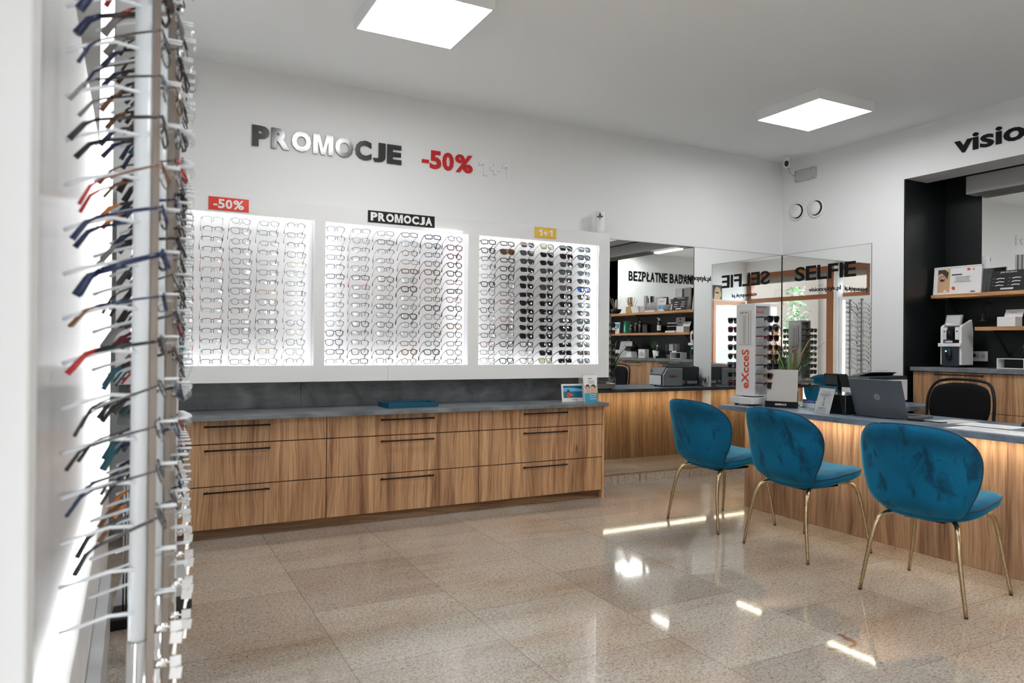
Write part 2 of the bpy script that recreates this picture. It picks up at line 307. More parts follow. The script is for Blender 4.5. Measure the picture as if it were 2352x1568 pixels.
def one_plus_one(mname, w, h, d):
    mb = MB(); a = w*.26
    for x in (0, w-a): mb.poly([(x+a*.55, 0, 0), (x+a, 0, 0), (x+a, 0, h), (x+a*.65, 0, h), (x, 0, h*.74), (x, 0, h*.56), (x+a*.55, 0, h*.68)], mname, (0, -d, 0))
    c, r, t = w/2, w*.15, w*.05; z = h*.45
    mb.poly([(c-t, 0, z-r), (c+t, 0, z-r), (c+t, 0, z-t), (c+r, 0, z-t), (c+r, 0, z+t), (c+t, 0, z+t), (c+t, 0, z+r), (c-t, 0, z+r), (c-t, 0, z+t), (c-r, 0, z+t), (c-r, 0, z-t), (c-t, 0, z-t)], mname, (0, -d, 0)); return mb.mesh('lettering')
# ------------------------------------------------------------------ room shell
struct('floor', MB().box(XL-.2, 7.2, YB-.1, YW+.15, -.1, 0, 'granite_floor'))
struct('ceiling', MB().box(XL-.2, 7.2, YB-.1, YW+.15, ZC, ZC+.12, 'ceil'))
struct('wall_back', MB().box(XL-.2, XR+.3, YW, YW+.15, 0, ZC, 'wall'))
NZ = 2.645
struct('wall_right', MB().box(XR, XR+.3, YN+.012, YW, 0, ZC, 'wall').box(XR, XR+.3, YB, YN0, 0, ZC, 'wall').box(XR, XR+.3, YN0, YN+.012, NZ, ZC, 'wall'))
struct('wall_niche', MB().box(XR+.001, XB+.05, YN, YN+.012, 0, 2.85, 'niche_black').box(XB, XB+.05, YN0-.02, YN, 0, 1.672, 'niche_black')
       .box(XB, XB+.05, 3.517, YN, 1.672, 2.85, 'niche_black').box(XB, XB+.05, YN0-.02, 3.517, 2.505, 2.85, 'niche_black').box(XR+.001, XB+.05, YN0-.012, YN0, 0, 2.85, 'niche_black')
       .box(XR+.3, XB+.05, YN0, YN, 2.80, 2.86, 'niche_black'))
struct('trim_1', MB().box(XB-.152, XB-.002, 1.0, 3.562, 2.51, 2.66, 'greyplaster').box(XB-.152, XB-.002, 1.0, 3.562, 2.66, 2.80, 'niche_black'))
struct('wall_front', MB().box(.70, XR+.3, YB-.15, YB, 0, ZC, 'wall').box(XL-.1, .70, YB-.15, YB, 2.22, ZC, 'wall').box(XL-.1, .70, YB-.15, YB, 0, .78, 'wall'))
struct('wall_left', MB().box(XL-.25, XL, 1.74, YW, 0, ZC, 'wall').box(XL-.25, XL, YB, 1.74, 2.80, ZC, 'wall'))
# shop window on the left with brown frame; casement window behind
wn = MB()
for y0, y1 in ((YB, YB+.12), (.80, .96), (1.66, 1.74)): wn.box(XL-.12, XL-.02, y0, y1, 0, 2.80, 'window_wood')
wn.box(XL-.117, XL-.023, YB+.002, 1.738, 2.70, 2.798, 'window_wood').box(XL-.117, XL-.023, YB+.002, 1.738, 2.17, 2.26, 'window_wood').box(XL-.117, XL-.023, YB+.002, 1.738, .002, .12, 'window_wood')
w1 = struct('window_1', wn); p = link('pane', MB().box(XL-.075, XL-.065, YB+.02, 1.72, .05, 2.75, 'pane').mesh('pane'), w1)
fr = MB(); x0, x1, z0, z1, t = -.26, .66, .80, 2.20, .075
fr.box(x0, x1, YB-.08, YB+.01, z1-t, z1, 'window_orange').box(x0, x1, YB-.08, YB+.01, z0, z0+t, 'window_orange').box(x0, x0+t, YB-.08, YB+.01, z0+t, z1-t, 'window_orange').box(x1-t, x1, YB-.08, YB+.01, z0+t, z1-t, 'window_orange')
fr.box(x1, x1+.045, YB-.08, YB, z0-.02, z1+.02, 'window_wood')
w2 = struct('window_2', fr); link('pane', MB().box(x0+.03, x1-.03, YB-.045, YB-.037, z0+.03, z1-.03, 'pane').mesh('pane'), w2)
struct('baseboard_back', MB().box(3.30, XR-.005, YW-.028, YW-.002, 0, .074, 'granite_edge'))
struct('trim_2', MB().box(3.30, XR-.005, YW-.030, YW-.002, .074, .080, 'chrome'))
# outside
tag(link('pavement', MB().box(-12, XL-.26, -12, 8, -.12, -.02, 'pavement').box(XL-.26, 8, -12, YB-.16, -.12, -.02, 'pavement').mesh('pavement')), kind='structure')
solo('roller_box', MB().box(XL-.27, XL-.13, YB+.1, 1.7, 2.58, 2.76, 'roller'), 'brown grey roller blind box under the top of the shop window', 'roller blind')
fb = MB().box(-11, -9.5, -12, -3.2, 0, 6, 'facade'); fo = thing('street_house', 'pale pink house across the street, seen in the corner mirror', 'building')
part('wall', fb, fo)
for yy in (-10.5, -8.2, -5.9): part('window', MB().box(-9.52, -9.46, yy, yy+1.2, 1.0, 2.6, 'shop_blue'), fo)
fo2 = thing('street_shop', 'white shopfront across the street, seen in the corner mirror', 'building')
part('wall', MB().box(-11, -9.6, -3.0, 7, 0, 4.2, 'shopfront'), fo2); part('door', MB().box(-9.62, -9.55, -1.8, -.6, 0, 2.3, 'shop_blue'), fo2); part('awning', MB().box(-9.7, -8.9, -2.6, 1.0, 2.5, 2.58, 'red'), fo2)
fo3 = thing('street_building', 'long pale building behind the casement window, seen in the corner mirror', 'building')
part('wall', MB().box(-9.2, 3.2, -7.4, -6.6, 0, 4.2, 'facade'), fo3); part('sign_board', MB().box(-5.4, -4.2, -6.6, -6.54, .6, 1.3, 'shop_blue'), fo3)
tr = thing('potted_tree', 'leafy green tree on the pavement, seen in the corner mirror', 'tree', (-3.0, -2.25, -.02))
part('trunk', MB().tube([(0, 0, .3), (.03, .02, .9), (-.02, .05, 1.6), (.05, 0, 2.3)], [.04, .03, .025, .015], 'bar_brown', 7), tr)
part('planter', MB().lathe([(.16, 0), (.22, .35), (.2, .35), (.19, .3)], 'offwhite', seg=14), tr)
lv = MB(); R = random.Random(3)
for k in range(260):
    a, zz, rr = R.uniform(0, 2*PI), R.uniform(1.0, 2.75), R.uniform(.03, .36)
    c = Vector((rr*math.cos(a), rr*math.sin(a), zz)); d = Vector((R.uniform(-1, 1), R.uniform(-1, 1), R.uniform(-.8, .6))).normalized()*R.uniform(.05, .10); e = d.cross(Vector((R.uniform(-1, 1), R.uniform(-1, 1), 1))).normalized()*.03
    lv.poly([c-d, c+e, c+d, c-e], R.choice(['leaf_out', 'leaf_out', 'leaf']))
part('foliage', lv, tr)
# ------------------------------------------------------------------ mirrors and their stickers
mb = MB().box(3.44, XR-.004, YW-.006, YW-.001, .081, 2.137, 'mirror').box(3.44, XR-.004, YW-.0068, YW-.006, 2.135, 2.139, 'ink_grey')
solo('wall_mirror', mb, 'long frameless mirror on the back wall beside the lit display', 'mirror')
mb = MB().box(XR-.006, XR-.001, 4.133, YW-.007, .08, 2.137, 'mirror').box(XR-.0068, XR-.006, 4.133, YW-.007, 2.135, 2.139, 'ink_grey').box(XR-.0068, XR-.001, 4.130, 4.134, .08, 2.139, 'ink_grey')
mb.box(XR-.010, XR-.006, YW-.011, YW-.007, .08, 2.139, 'black')
solo('wall_mirror', mb, 'frameless mirror around the corner on the right wall, under the round vents', 'mirror')
solo('niche_mirror', MB().box(XB-.006, XB-.001, YN0, 3.515, 1.673, 2.509, 'mirror'), 'mirror at the back of the dark niche above the upper shelf', 'mirror')
RZR = -PI/2
def sign_text(name, s, w, h, mat, label, cat, loc, rz, depth=.004, bold=.018):
    return solo(name, one_plus_one(mat, w, h, depth) if s == '1+1' else anytext(s, mat, w, h, depth, bold), label, cat, loc, rz)
sign_text('wall_lettering', 'SELFIE', .69, .140, 'letter_black', 'large black SELFIE lettering stuck on the right wall mirror', 'lettering', (XR-.0075, 4.970, 1.858), RZR, .001, .02)
sign_text('wall_lettering', 'visionoptyk.pl', .354, .052, 'letter_black', 'small black web address under SELFIE on the right wall mirror', 'lettering', (XR-.0075, 4.797, 1.735), RZR, .001, .01)
sign_text('wall_lettering', '#visionoptyk.pl', .373, .062, 'letter_black', 'small black web address stuck on the back wall mirror', 'lettering', (4.450, YW-.0075, 1.812), 0, .001, .012)
sign_text('wall_lettering', 'PROMOCJE', 1.072, .142, 'sign_black', 'big glossy black PROMOCJE letters on the wall above the display', 'lettering', (.687, YW-.001, 2.541), 0, .012, .05)
sign_text('wall_lettering', '-50%', .433, .140, 'red', 'big red -50% on the wall right of the black letters', 'lettering', (1.913, YW-.001, 2.545), 0, .010, .035)
sign_text('wall_lettering', '1+1', .28, .135, 'wall', 'faint white 1+1 on the wall right of the red -50%', 'lettering', (2.393, YW-.001, 2.546), 0, .010, .01)
sign_text('wall_lettering', 'visionoptyk.pl', 1.55, .185, 'letter_black', 'large black visio lettering over the dark niche', 'lettering', (XR-.001, 3.412, 2.716), RZR, .008, .025)
sign_text('wall_lettering', 'BEZPŁATNE BADANIA WZROKU', 2.60, .195, 'letter_black', 'black BEZPŁATNE BADANIA lettering seen in the long mirror', 'lettering', (4.04, YB+.001, 2.51), PI, .006, .03)
solo('wall_poster', MB().box(0, .26, -.008, 0, 0, .30, 'hair_dark').poly([(.03, -.009, 0), (.05, -.009, .2), (.10, -.009, .27), (.2, -.009, .24), (.24, -.009, .1), (.2, -.009, 0)], 'blonde')
     .poly([(.06, -.0095, .06), (.07, -.0095, .17), (.12, -.0095, .21), (.17, -.0095, .17), (.17, -.0095, .08), (.12, -.0095, .03)], 'skin').poly([(.07, -.010, .13), (.07, -.010, .16), (.17, -.010, .15), (.16, -.010, .12)], 'black'),
     'small poster of a blonde person in sunglasses above the casement window', 'poster', (.68, YB+.001, 2.23), PI)
# ------------------------------------------------------------------ ceiling lamps, sensors, camera, vents
def ceiling_lamp(x, y, label):
    t = thing('ceiling_light', label, 'ceiling light', (x, y, ZC-.075), group='square ceiling lights')
    h = .30; f = MB()
    for a in ((-h, h, -h, -h+.012), (-h, h, h-.012, h), (-h, -h+.012, -h+.0121, h-.0121), (h-.012, h, -h+.0121, h-.0121)): f.box(*a, .0, .0745, 'white')
    f.box(-h+.013, h-.013, -h+.013, h-.013, .06, .0745, 'white'); part('frame', f, t)
    part('diffuser', MB().box(-h+.013, h-.013, -h+.013, h-.013, .002, .010, 'panel_light'), t)
ceiling_lamp(1.390, 3.730, 'large square ceiling light above the word PROMOCJE, cut off by the photo edge')
ceiling_lamp(4.625, 3.810, 'square ceiling light nearest the security camera corner')
ceiling_lamp(1.39, 1.40, 'square ceiling light behind the camera position near the shop window')
ceiling_lamp(4.62, 1.45, 'square ceiling light over the near end of the desk')
ceiling_lamp(4.30, -.75, 'square ceiling light near the wall behind the camera')
t = thing('linear_light', 'thin bright light bar under the box at the top of the niche', 'light', (XB-.03, 2.70, 2.497))
part('lamp_tube', MB().box(-.012, .012, -.25, .25, -.012, .006, 'lamp_bar'), t); part('housing', MB().box(-.018, .018, -.26, .26, .004, .0095, 'white'), t)
def junction(loc, rz, w, h, label):
    t = thing('junction_box', label, 'box', loc, rz)
    part('cover', MB().poly([(0, 0, 0), (w, 0, 0), (w, 0, h), (0, 0, h)], 'light_grey', (0, -.03, 0)), t, bev=.008)
    for a, b in ((.02, .015), (w-.02, .015), (.02, h-.015), (w-.02, h-.015), (w-.045, h-.02)): part('screw', MB().cyl((a, -.029, b), (a, -.0315, b), .004, 'black', 8), t)
junction((.045, YW-.001, 2.838), 0, .292, .130, 'grey box on the back wall beside the eyeglass rack top')
junction((XR-.001, 4.962, 2.838), RZR, .242, .112, 'grey box on the right wall below the security camera')
t = thing('security_camera', 'small white round security camera hanging in the ceiling corner', 'camera', (5.63, 4.95, ZC))
part('base', MB().lathe([(.034, -.001), (.036, -.01), (.032, -.03), (.018, -.042)], 'white', seg=18), t); part('head', MB().ell((0, 0, -.070), (.034, .034, .040), 'white'), t)
part('lens_face', MB().ell((-.016, -.014, -.070), (.021, .021, .030), 'black_gloss'), t); part('cable', MB().tube([(.01, -.01, -.10), (.02, -.03, -.16), (.07, -.03, -.185), (.12, .0, -.16), (.145, .01, -.145)], .003, 'ink_grey', 5), t)
for y, z, lb in ((4.948, 2.552, 'round white wall vent nearer the room corner'), (4.728, 2.548, 'round white wall vent farther from the room corner')):
    t = thing('wall_vent', lb, 'vent', (XR, y, z), RZR, 'round wall vents')
    Mx = Matrix.Rotation(PI/2, 4, 'X')
    part('ring', MB().lathe([(.095, .0005), (.097, .005), (.078, .009), (.072, .002), (.072, .0008)], 'white', seg=28, M=Mx), t)
    part('gap', MB().lathe([(.071, .001), (.071, .0025)], 'black', seg=28, M=Mx), t)
    part('disc', MB().lathe([(.063, .004), (.064, .016), (.058, .022), (.0, .023)], 'white', (-.006, 0, 0), seg=28, M=Mx), t)
# ------------------------------------------------------------------ drawer cabinets under the display
def handle(mb, x0, x1, z, y, m='black'):
    mb.tube([(x0, y-.026, z), (x1, y-.026, z)], .0052, m, 8)
    for x in (x0+.018, x1-.018): mb.cyl((x, y, z), (x, y-.026, z), .0055, m, 8)
    for x in (x0, x1): mb.tube([(x-.004, y-.026, z), (x+.004, y-.026, z)], .0068, m, 8)
    return mb
for k, lb in enumerate(('oak three-drawer cabinet at the left end beside the eyeglass rack', 'middle oak three-drawer cabinet under the blue tray', 'oak three-drawer cabinet at the right end beside the long mirror')):
    x0 = .021+1.097*k; x1 = x0+1.097
    t = thing('drawer_cabinet', lb, 'cabinet', ((x0+x1)/2, 4.90, 0), group='three-drawer cabinets under the lit display'); h = 1.097/2
    part('body', MB().box(-h+.002, h-.002 if k < 2 else h-.001, -.17, .21, .066, .727, 'black_matt'), t)
    for z0, z1, hz in ((.5860, .7250, .692), (.3285, .5800, .547), (.067, .3225, .292)):
        d = part('drawer', MB().box(-h+.0025, h-.0025-(.018 if k == 2 else 0), -.20, -.172, z0, z1, 'oak'), t, .0008); part('handle', handle(MB(), -.187, .187, hz, -.20), d)
    if k == 2: part('side_panel', MB().box(h-.018, h, -.205, .21, 0, .7265, 'oak'), t)
    part('plinth', MB().box(-h, h-(.018 if k == 2 else 0), -.148, -.13, 0, .0655, 'oak_plinth'), t)
solo('worktop', MB().box(-.08, 3.325, 4.65, 5.125, .729, ZT, 'concrete'), 'long mottled grey worktop over the drawer cabinets', 'worktop', bev=.002)
solo('splashback', MB().box(-.08, 1.03, 5.108, 5.128, ZT+.001, .96, 'splash').box(1.032, 3.335, 5.108, 5.128, ZT+.001, .96, 'splash'), 'dark grey concrete-look splashback between worktop and white display', 'splashback')
# ------------------------------------------------------------------ lit display case
YD = 4.95; case = thing('display_case', 'long white lit wall display case with three bays of glasses', 'display case', (1.74, YD, .942)); ox, oz = 1.74, .942
def cb(mb, x0, x1, y0, y1, z0, z1, m): return mb.box(x0-ox, x1-ox, y0-YD, y1-YD, z0-oz, z1-oz, m)
f = MB(); BAY = ((-.02, 1.083), (1.155, 2.235), (2.320, 3.430)); bz0, bz1 = 1.052, 2.042
cb(f, -.10, 1.608, YD, YD+.018, .942, bz0, 'white_gloss'); cb(f, 1.610, 3.533, YD, YD+.018, .942, bz0, 'white_gloss'); cb(f, -.10, 3.533, YD, YD+.018, bz1, 2.150, 'white_gloss')
for a, b in ((-.10, BAY[0][0]), (BAY[0][1], BAY[1][0]), (BAY[1][1], BAY[2][0]), (BAY[2][1], 3.533)): cb(f, a, b, YD, YD+.018, bz0, bz1, 'white_gloss')
part('front_frame', f, case)
f = MB(); cb(f, -.10, 3.533, 5.112, 5.128, .942, 2.15, 'board'); cb(f, -.10, 3.533, YD+.019, 5.11, .942, .956, 'white'); cb(f, -.10, 3.533, YD+.019, 5.11, 2.136, 2.15, 'white')
for x in (-.10, 1.10, 2.27, 3.515): cb(f, x, x+.018, YD+.019, 5.11, .957, 2.135, 'board')
part('back_board', f, case)
for a, b in BAY:
    f = MB(); cb(f, a, b, YD+.022, YD+.034, bz1+.012, bz1+.024, 'led_white'); cb(f, b+.008, b+.020, YD+.022, YD+.034, bz0, bz1, 'led_white'); cb(f, a, b, YD+.022, YD+.034, bz0-.024, bz0-.012, 'led_white'); cb(f, a-.020, a-.008, YD+.022, YD+.034, bz0, bz1, 'led_white')
    part('led_strip', f, case)
    part('glass_shelf', (lambda q: (cb(q, a+.004, b-.02, 5.06, 5.10, 1.30, 1.303, 'acrylic_faint'), q)[1])(MB()), case)
def flat_sign(s, w, h, bgm, fgm, lab, loc, tw, th, bold=.04):
    t = thing('promo_sign', lab, 'sign', loc); part('plate', MB().box(0, w, -.004, 0, 0, h, bgm), t)
    part('lettering', one_plus_one(fgm, tw, th, .001) if s == '1+1' else anytext(s, fgm, tw, th, .001, bold), t, loc=((w-tw)/2, -.0042, (h-th)/2))
flat_sign('-50%', .243, .084, 'sign_red', 'paper', 'red sign with white -50% on the display frame', (.411, YD-.001, 2.053), .19, .060, .03)
flat_sign('PROMOCJA', .503, .083, 'black', 'paper', 'black PROMOCJA sign on the display frame over the middle bay', (1.450, YD-.001, 2.064), .47, .060, .05)
flat_sign('1+1', .198, .084, 'sign_yellow', 'paper', 'yellow 1+1 sign on the display frame over the right bay', (2.804, YD-.001, 2.062), .130, .052, .015)
# ------------------------------------------------------------------ eyeglasses
def outline(kind, w=.050, h=.034, n=18):
    P = []
    for k in range(n):
        a = 2*PI*k/n; c, s = math.cos(a), math.sin(a)
        e = dict(round=1.0, oval=.85, rect=.42, square=.45, avi=.62, cat=.6)[kind]
        x = math.copysign(abs(c)**e, c)*w/2; z = math.copysign(abs(s)**e, s)*h/2
        if kind in ('square', 'avi', 'cat') and z < 0: x *= 1-.20*min(1, -z/(h/2))
        if kind == 'avi': x += .003*(z/(h/2))
        if kind == 'cat' and z > 0 and x > 0: z += .006*(x/(w/2))
        P.append((x, z))
    return P
DIM = dict(round=(.047, .044), oval=(.051, .036), rect=(.054, .035), square=(.053, .043), avi=(.055, .047), cat=(.054, .042))
GC = {}
def gpart(key, fn):
    if key not in GC: GC[key] = fn()
    return GC[key]
def frame_mesh(kind, rim, col, seg):
    def fn():
        mb = MB(); wd, h = DIM[kind]; P = outline(kind, wd, h, 16 if seg < 6 else 24); r = {'thin': .0011, 'half': .0013, 'mid': .0018, 'thick': .0027, 'less': .0008}[rim]*(1.35 if seg == 7 else 1.25)
        for s in (-1, 1):
            pts = [(s*(.0335+x), .9*((.0335+x)**2)*1.6, z) for x, z in P]
            if rim in ('half', 'less'):
                n = len(P); up_ = [pts[k % n] for k in range(-1, n//2+2)]; mb.tube(up_, r*1.15, col, seg, flat=.9)
                if rim == 'half': mb.tube([pts[k % n] for k in range(n//2+1, n)], .0005, 'g_silver', 4)
            else: mb.tube(pts, r, col, seg, closed=True)
            xe = .0335+wd/2; mb.tube([(s*(xe-.003), .9*xe*xe*1.6, h*.27), (s*(xe+.006), .007, h*.30), (s*(xe+.007), .014, h*.30)], max(r, .0015), col, seg)
            mb.tube([(s*.010, .003, -.002), (s*.0085, .009, -.006)], .0008, 'g_silver', 4); mb.ell((s*.0085, .010, -.008), (.0015, .002, .004), 'g_clear', 6, 5)
        bw = .0335-wd/2; z = h*.20
        mb.tube([(-bw-.002, .001, z), (-bw*.4, -.001, z+.004), (bw*.4, -.001, z+.004), (bw+.002, .001, z)], max(r, .0012), col, seg)
        if kind == 'avi': mb.tube([(-.024, .001, h*.44), (0, -.001, h*.48), (.024, .001, h*.44)], r, col, seg)
        return mb.mesh('eyeglasses')
    return gpart(('f', kind, rim, col, seg), fn)
def lens_mesh(kind, s, tint):
    def fn():
        wd, h = DIM[kind]; mb = MB(); pts = [(s*(.0335+x*.97), .9*((.0335+x)**2)*1.6+.0003, z*.97) for x, z in outline(kind, wd, h, 20)]
        q = [mb.bm.verts.new(p) for p in pts]; cx_ = s*.0335; ctr = (cx_, .9*.0335**2*1.6-.0016, 0); c_ = mb.bm.verts.new(ctr); i_ = mb.mi(tint); n_ = len(q)
        rg = [mb.bm.verts.new((ctr[0]+(p[0]-ctr[0])*.55, ctr[1]+(p[1]-ctr[1])*.55-.0003, p[2]*.55)) for p in pts]
        for k in range(n_): mb.face([q[k], q[(k+1) % n_], rg[(k+1) % n_], rg[k]], i_, True); mb.face([rg[k], rg[(k+1) % n_], c_], i_, True)
        return mb.mesh('lens')
    return gpart(('l', kind, s, tint), fn)
def temple_mesh(kind, s, rim, col, seg, tip=None):
    def fn():
        wd, h = DIM[kind]; xe = .0335+wd/2+.007; lk = 1.22 if seg == 7 else 1; r = {'thin': .0010, 'half': .0011, 'mid': .0016, 'thick': .0024, 'less': .0009}[rim]*(2.0 if seg == 7 else 1.2); z = h*.30; mb = MB()
        mb.tube([(s*xe, .015, z), (s*(xe+.001), .055, z+.001), (s*(xe-.001), .095*lk, z)], [r, r*1.1, r], col, seg, flat=.6)
        mb.tube([(s*(xe-.001), .095*lk, z), (s*(xe-.003), .112*lk, z-.006), (s*(xe-.005), .136*lk, z-.026*lk)], [r*1.1, r*1.5, r*1.8], tip if tip else 'g_black' if rim in ('thin', 'half', 'less') and col in ('g_gun', 'g_grey', 'g_silver', 'g_black') else col, seg)
        return mb.mesh('temple')
    return gpart(('t', kind, s, rim, col, seg, tip), fn)
CN = dict(g_black='black', g_gun='gunmetal', g_brown='brown', g_red='red', g_wine='dark burgundy', g_blue='navy', g_grey='grey', g_tort='tortoise', g_orange='orange', g_teal='teal', g_clear='clear beige', g_gold='gold', g_silver='silver')
SN = dict(round='round', oval='oval', rect='rectangular', square='square', avi='pilot', cat='cat-eye')
RN = dict(thin='thin', half='half-rim', mid='slim', thick='thick', less='rimless')
def glasses(loc, rot, kind, rim, col, tint, label, cat, group, seg=5, name='eyeglasses', tcol=None, tip=None):
    root = link(name, frame_mesh(kind, rim, col, seg)); root.location = loc; root.rotation_euler = rot; tag(root, label, cat, group)
    for s in (-1, 1):
        link('lens', lens_mesh(kind, s, tint), root); link('temple', temple_mesh(kind, s, rim, tcol or col, seg, tip), root)
    return root
ORD = ['top', 'second', 'third', 'fourth', 'fifth', 'sixth', 'seventh', 'eighth', 'ninth', 'tenth', 'eleventh', 'twelfth', 'thirteenth', 'fourteenth', 'lowest']
COLS = ['first', 'second', 'third', 'fourth', 'fifth', 'sixth']
bays = (('left', (.267, .443, .617, .790, .972)), ('middle', (1.238, 1.418, 1.601, 1.784, 1.965, 2.142)), ('right', (2.425, 2.592, 2.769, 2.951, 3.135, 3.312)))
R = random.Random(11); ch = R.choice; pegs = MB()
for b, (bn, xs) in enumerate(bays):
    for ci, x in enumerate(xs):
        for ri in range(15):
            z = 2.003-ri*.0660+R.uniform(-.002, .002); tint = 'lens_clear'; sun = False; tc = None
            if b == 0:
                rim = ch(['half', 'half', 'less', 'half'] if ci < 2 else ['thin', 'half', 'thin']); kind = ch(['rect', 'rect', 'oval'] if ci < 2 else ['oval', 'rect', 'square', 'round', 'avi'])
                col = ch(['g_black', 'g_gun', 'g_brown', 'g_wine', 'g_black'] if ci < 3 else ['g_gun', 'g_grey', 'g_silver', 'g_gold', 'g_gun', 'g_brown']); tc = ch([col, col, 'g_black', 'g_red' if R.random() < .3 else col])
                if ri in (3, 4) and ci == 1: tc = 'g_red'
            elif b == 1 and ci < 3: rim = ch(['half', 'mid', 'half', 'thin']); kind = ch(['rect', 'rect', 'square']); col = ch(['g_black', 'g_gun', 'g_black', 'g_brown', 'g_blue']); tc = ch([col, col, col, 'g_red' if R.random() < .25 else col])
            elif b == 1: rim = ch(['mid', 'thick', 'mid']); kind = ch(['square', 'rect', 'round', 'square']); col = ch(['g_black', 'g_black', 'g_tort', 'g_blue', 'g_grey', 'g_brown']) if ci < 5 else ch(['g_brown', 'g_tort', 'g_black', 'g_gold', 'g_wine'])
            elif ci < 2: rim = ch(['mid', 'thick', 'mid', 'thin']); kind = ch(['square', 'rect', 'square', 'avi']); col = ch(['g_black', 'g_black', 'g_brown', 'g_grey', 'g_wine'])
            else:
                sun = not (ci == 2 and ri > 11); rim = ch(['mid', 'thick', 'thin']); kind = ch(['square', 'avi', 'square', 'rect', 'cat']); col = ch(['g_black', 'g_black', 'g_gun', 'g_brown', 'g_black'])
                if sun: tint = ch(['lens_dark']*5+['lens_dark', 'lens_grad', 'lens_green', 'lens_grad']) if ci < 5 else ch(['lens_grad', 'lens_grey', 'lens_green', 'lens_grad'])
                if ci == 3 and ri in (0, 14): tint = 'lens_yellow'
                if ci == 5 and ri == 5: tint = 'lens_blue'
                if ci == 2 and ri == 0: tint = 'lens_grad'; col = 'g_wine'
                if ri in (1, 5) and ci == 4: col = 'g_wine'
            if b == 2 and ci == 1 and ri == 1: sun, tint, col, rim, kind = True, 'lens_brown', 'g_tort', 'thick', 'avi'
            lab = '%s %s %s, %s row down, %s column of the %s bay' % (CN[col], RN[rim], ('%s-lens sunglasses' % {'lens_dark': 'dark', 'lens_grad': 'smoky', 'lens_green': 'green', 'lens_grey': 'grey', 'lens_brown': 'brown', 'lens_blue': 'blue', 'lens_yellow': 'yellow', 'lens_clear': 'clear'}[tint]) if sun else SN[kind]+' eyeglasses', ORD[ri], COLS[ci], bn)
            glasses((x+R.uniform(-.004, .004), 5.000, z), (-.40+R.uniform(-.06, .05), R.uniform(-.035, .035), R.uniform(-.05, .05)), kind, rim, col, tint, lab, 'sunglasses' if sun else 'glasses', 'glasses in the %s bay of the lit display' % bn, 5, 'sunglasses' if sun else 'eyeglasses', tc)
            cb(pegs, x-.0035, x+.0035, 5.004, 5.112, z-.010, z-.006, 'acrylic_faint')
tag(part('nose_pegs', pegs, case), kind='stuff')
# ------------------------------------------------------------------ reception desk
t = thing('reception_desk', 'oak-fronted reception desk with a warm light line under its top', 'desk', (4.11, 3.99, 0))
part('front_panel', MB().box(0, .02, -3.9, .0, 0.001, .720, 'oak_desk'), t, .001)
part('end_panel', MB().box(.021, 1.665, -.02, .0, .001, .720, 'oak'), t, .001)
part('inner_panel', MB().box(.50, .518, -3.9, -.62, .001, .720, 'oak'), t)
part('led_strip', MB().box(-.072, -.058, -3.88, .0, .7205, .7218, 'led_warm'), t, label='warm white light strip'); part('led_strip', MB().box(.0, 1.60, -.0+.135, .148, .7205, .7218, 'led_warm'), t, label='warm white light strip')
mb = MB().poly([(4.02, .02, .722), (4.74, .02, .722), (4.74, 3.46, .722), (5.775, 3.46, .722), (5.775, 4.17, .722), (4.02, 4.17, .722)], 'slab', (0, 0, .035))
solo('desk_worktop', mb, 'mottled blue grey worktop of the reception desk', 'worktop', bev=.0015)
# ------------------------------------------------------------------ blue velvet chairs
def spl(P, n, closed=True):
    out = []; L = len(P)
    for i in range(L if closed else L-1):
        a, b, c, d = [Vector(P[(i+k) % L] if closed else P[max(0, min(L-1, i+k))]) for k in (-1, 0, 1, 2)]
        for j in range(n):
            u = j/n; out.append(.5*((2*b)+(c-a)*u+(2*a-5*b+4*c-d)*u*u+(3*b-a-3*c+d)*u**3))
    if not closed: out.append(Vector(P[-1]))
    return out
def pad(mb, outl, centre, fdepth, th, axis, m, rings=9, edge=.35):
    """cushioned shell: outline points (a,b), depth function; axis 'x' for the back, 'z' for the seat"""
    i = mb.mi(m); sides = []
    for s in (-1, 1):
        R_ = []
        for k in range(rings+1):
            q = k/rings; row = []
            if k == 0: pts = [centre]
            else: pts = [(centre[0]+(o[0]-centre[0])*q, centre[1]+(o[1]-centre[1])*q) for o in outl]
            tq = th*((1-q**5)**.5*(1-edge)+edge) if q < .999 else th*edge*.9
            for a, b in pts:
                d = fdepth(a, b)+s*tq*.5; row.append(mb.bm.verts.new((d, a, b) if axis == 'x' else (a, b, d)))
            R_.append(row)
        n = len(outl)
        for j in range(n): mb.face([R_[0][0], R_[1][j], R_[1][(j+1) % n]], i, True)
        for A, B in zip(R_[1:], R_[2:]):
            for j in range(n): mb.face([A[j], A[(j+1) % n], B[(j+1) % n], B[j]], i, True)
        sides.append(R_[-1])
    A, B = sides; n = len(outl)
    for j in range(n): mb.face([A[j], A[(j+1) % n], B[(j+1) % n], B[j]], i, True)
HW = [(.387, .095), (.402, .150), (.44, .198), (.50, .232), (.57, .257), (.64, .270), (.71, .270), (.765, .252), (.81, .210), (.838, .142)]
back_out = spl([(w_, z_) for z_, w_ in HW]+[(0, .849)]+[(-w_, z_) for z_, w_ in HW[::-1]]+[(0, .386)], 3)
def back_x(y, z): return -.255-.115*max(0, (z-.42)/.43)**1.25+1.15*(y*y)*(.75+.6*max(0, min(1, (z-.38)/.3)))+.10*max(0, (.50-z)/.11)**2
seat_out = spl([(.262, 0), (.258, .10), (.225, .185), (.14, .232), (.0, .238), (-.10, .225), (-.17, .185), (-.195, .11), (-.20, 0), (-.195, -.11), (-.17, -.185), (-.10, -.225), (0, -.238), (.14, -.232), (.225, -.185), (.258, -.10)], 3)
def seat_z(x, y): return .432+.030*max(0, (x+.05)/.3)-.020*max(0, -x/.25)+.55*y*y*.8-.25*max(0, x-.2)
cs, cbk, cpi, cls = MB(), MB(), MB(), []
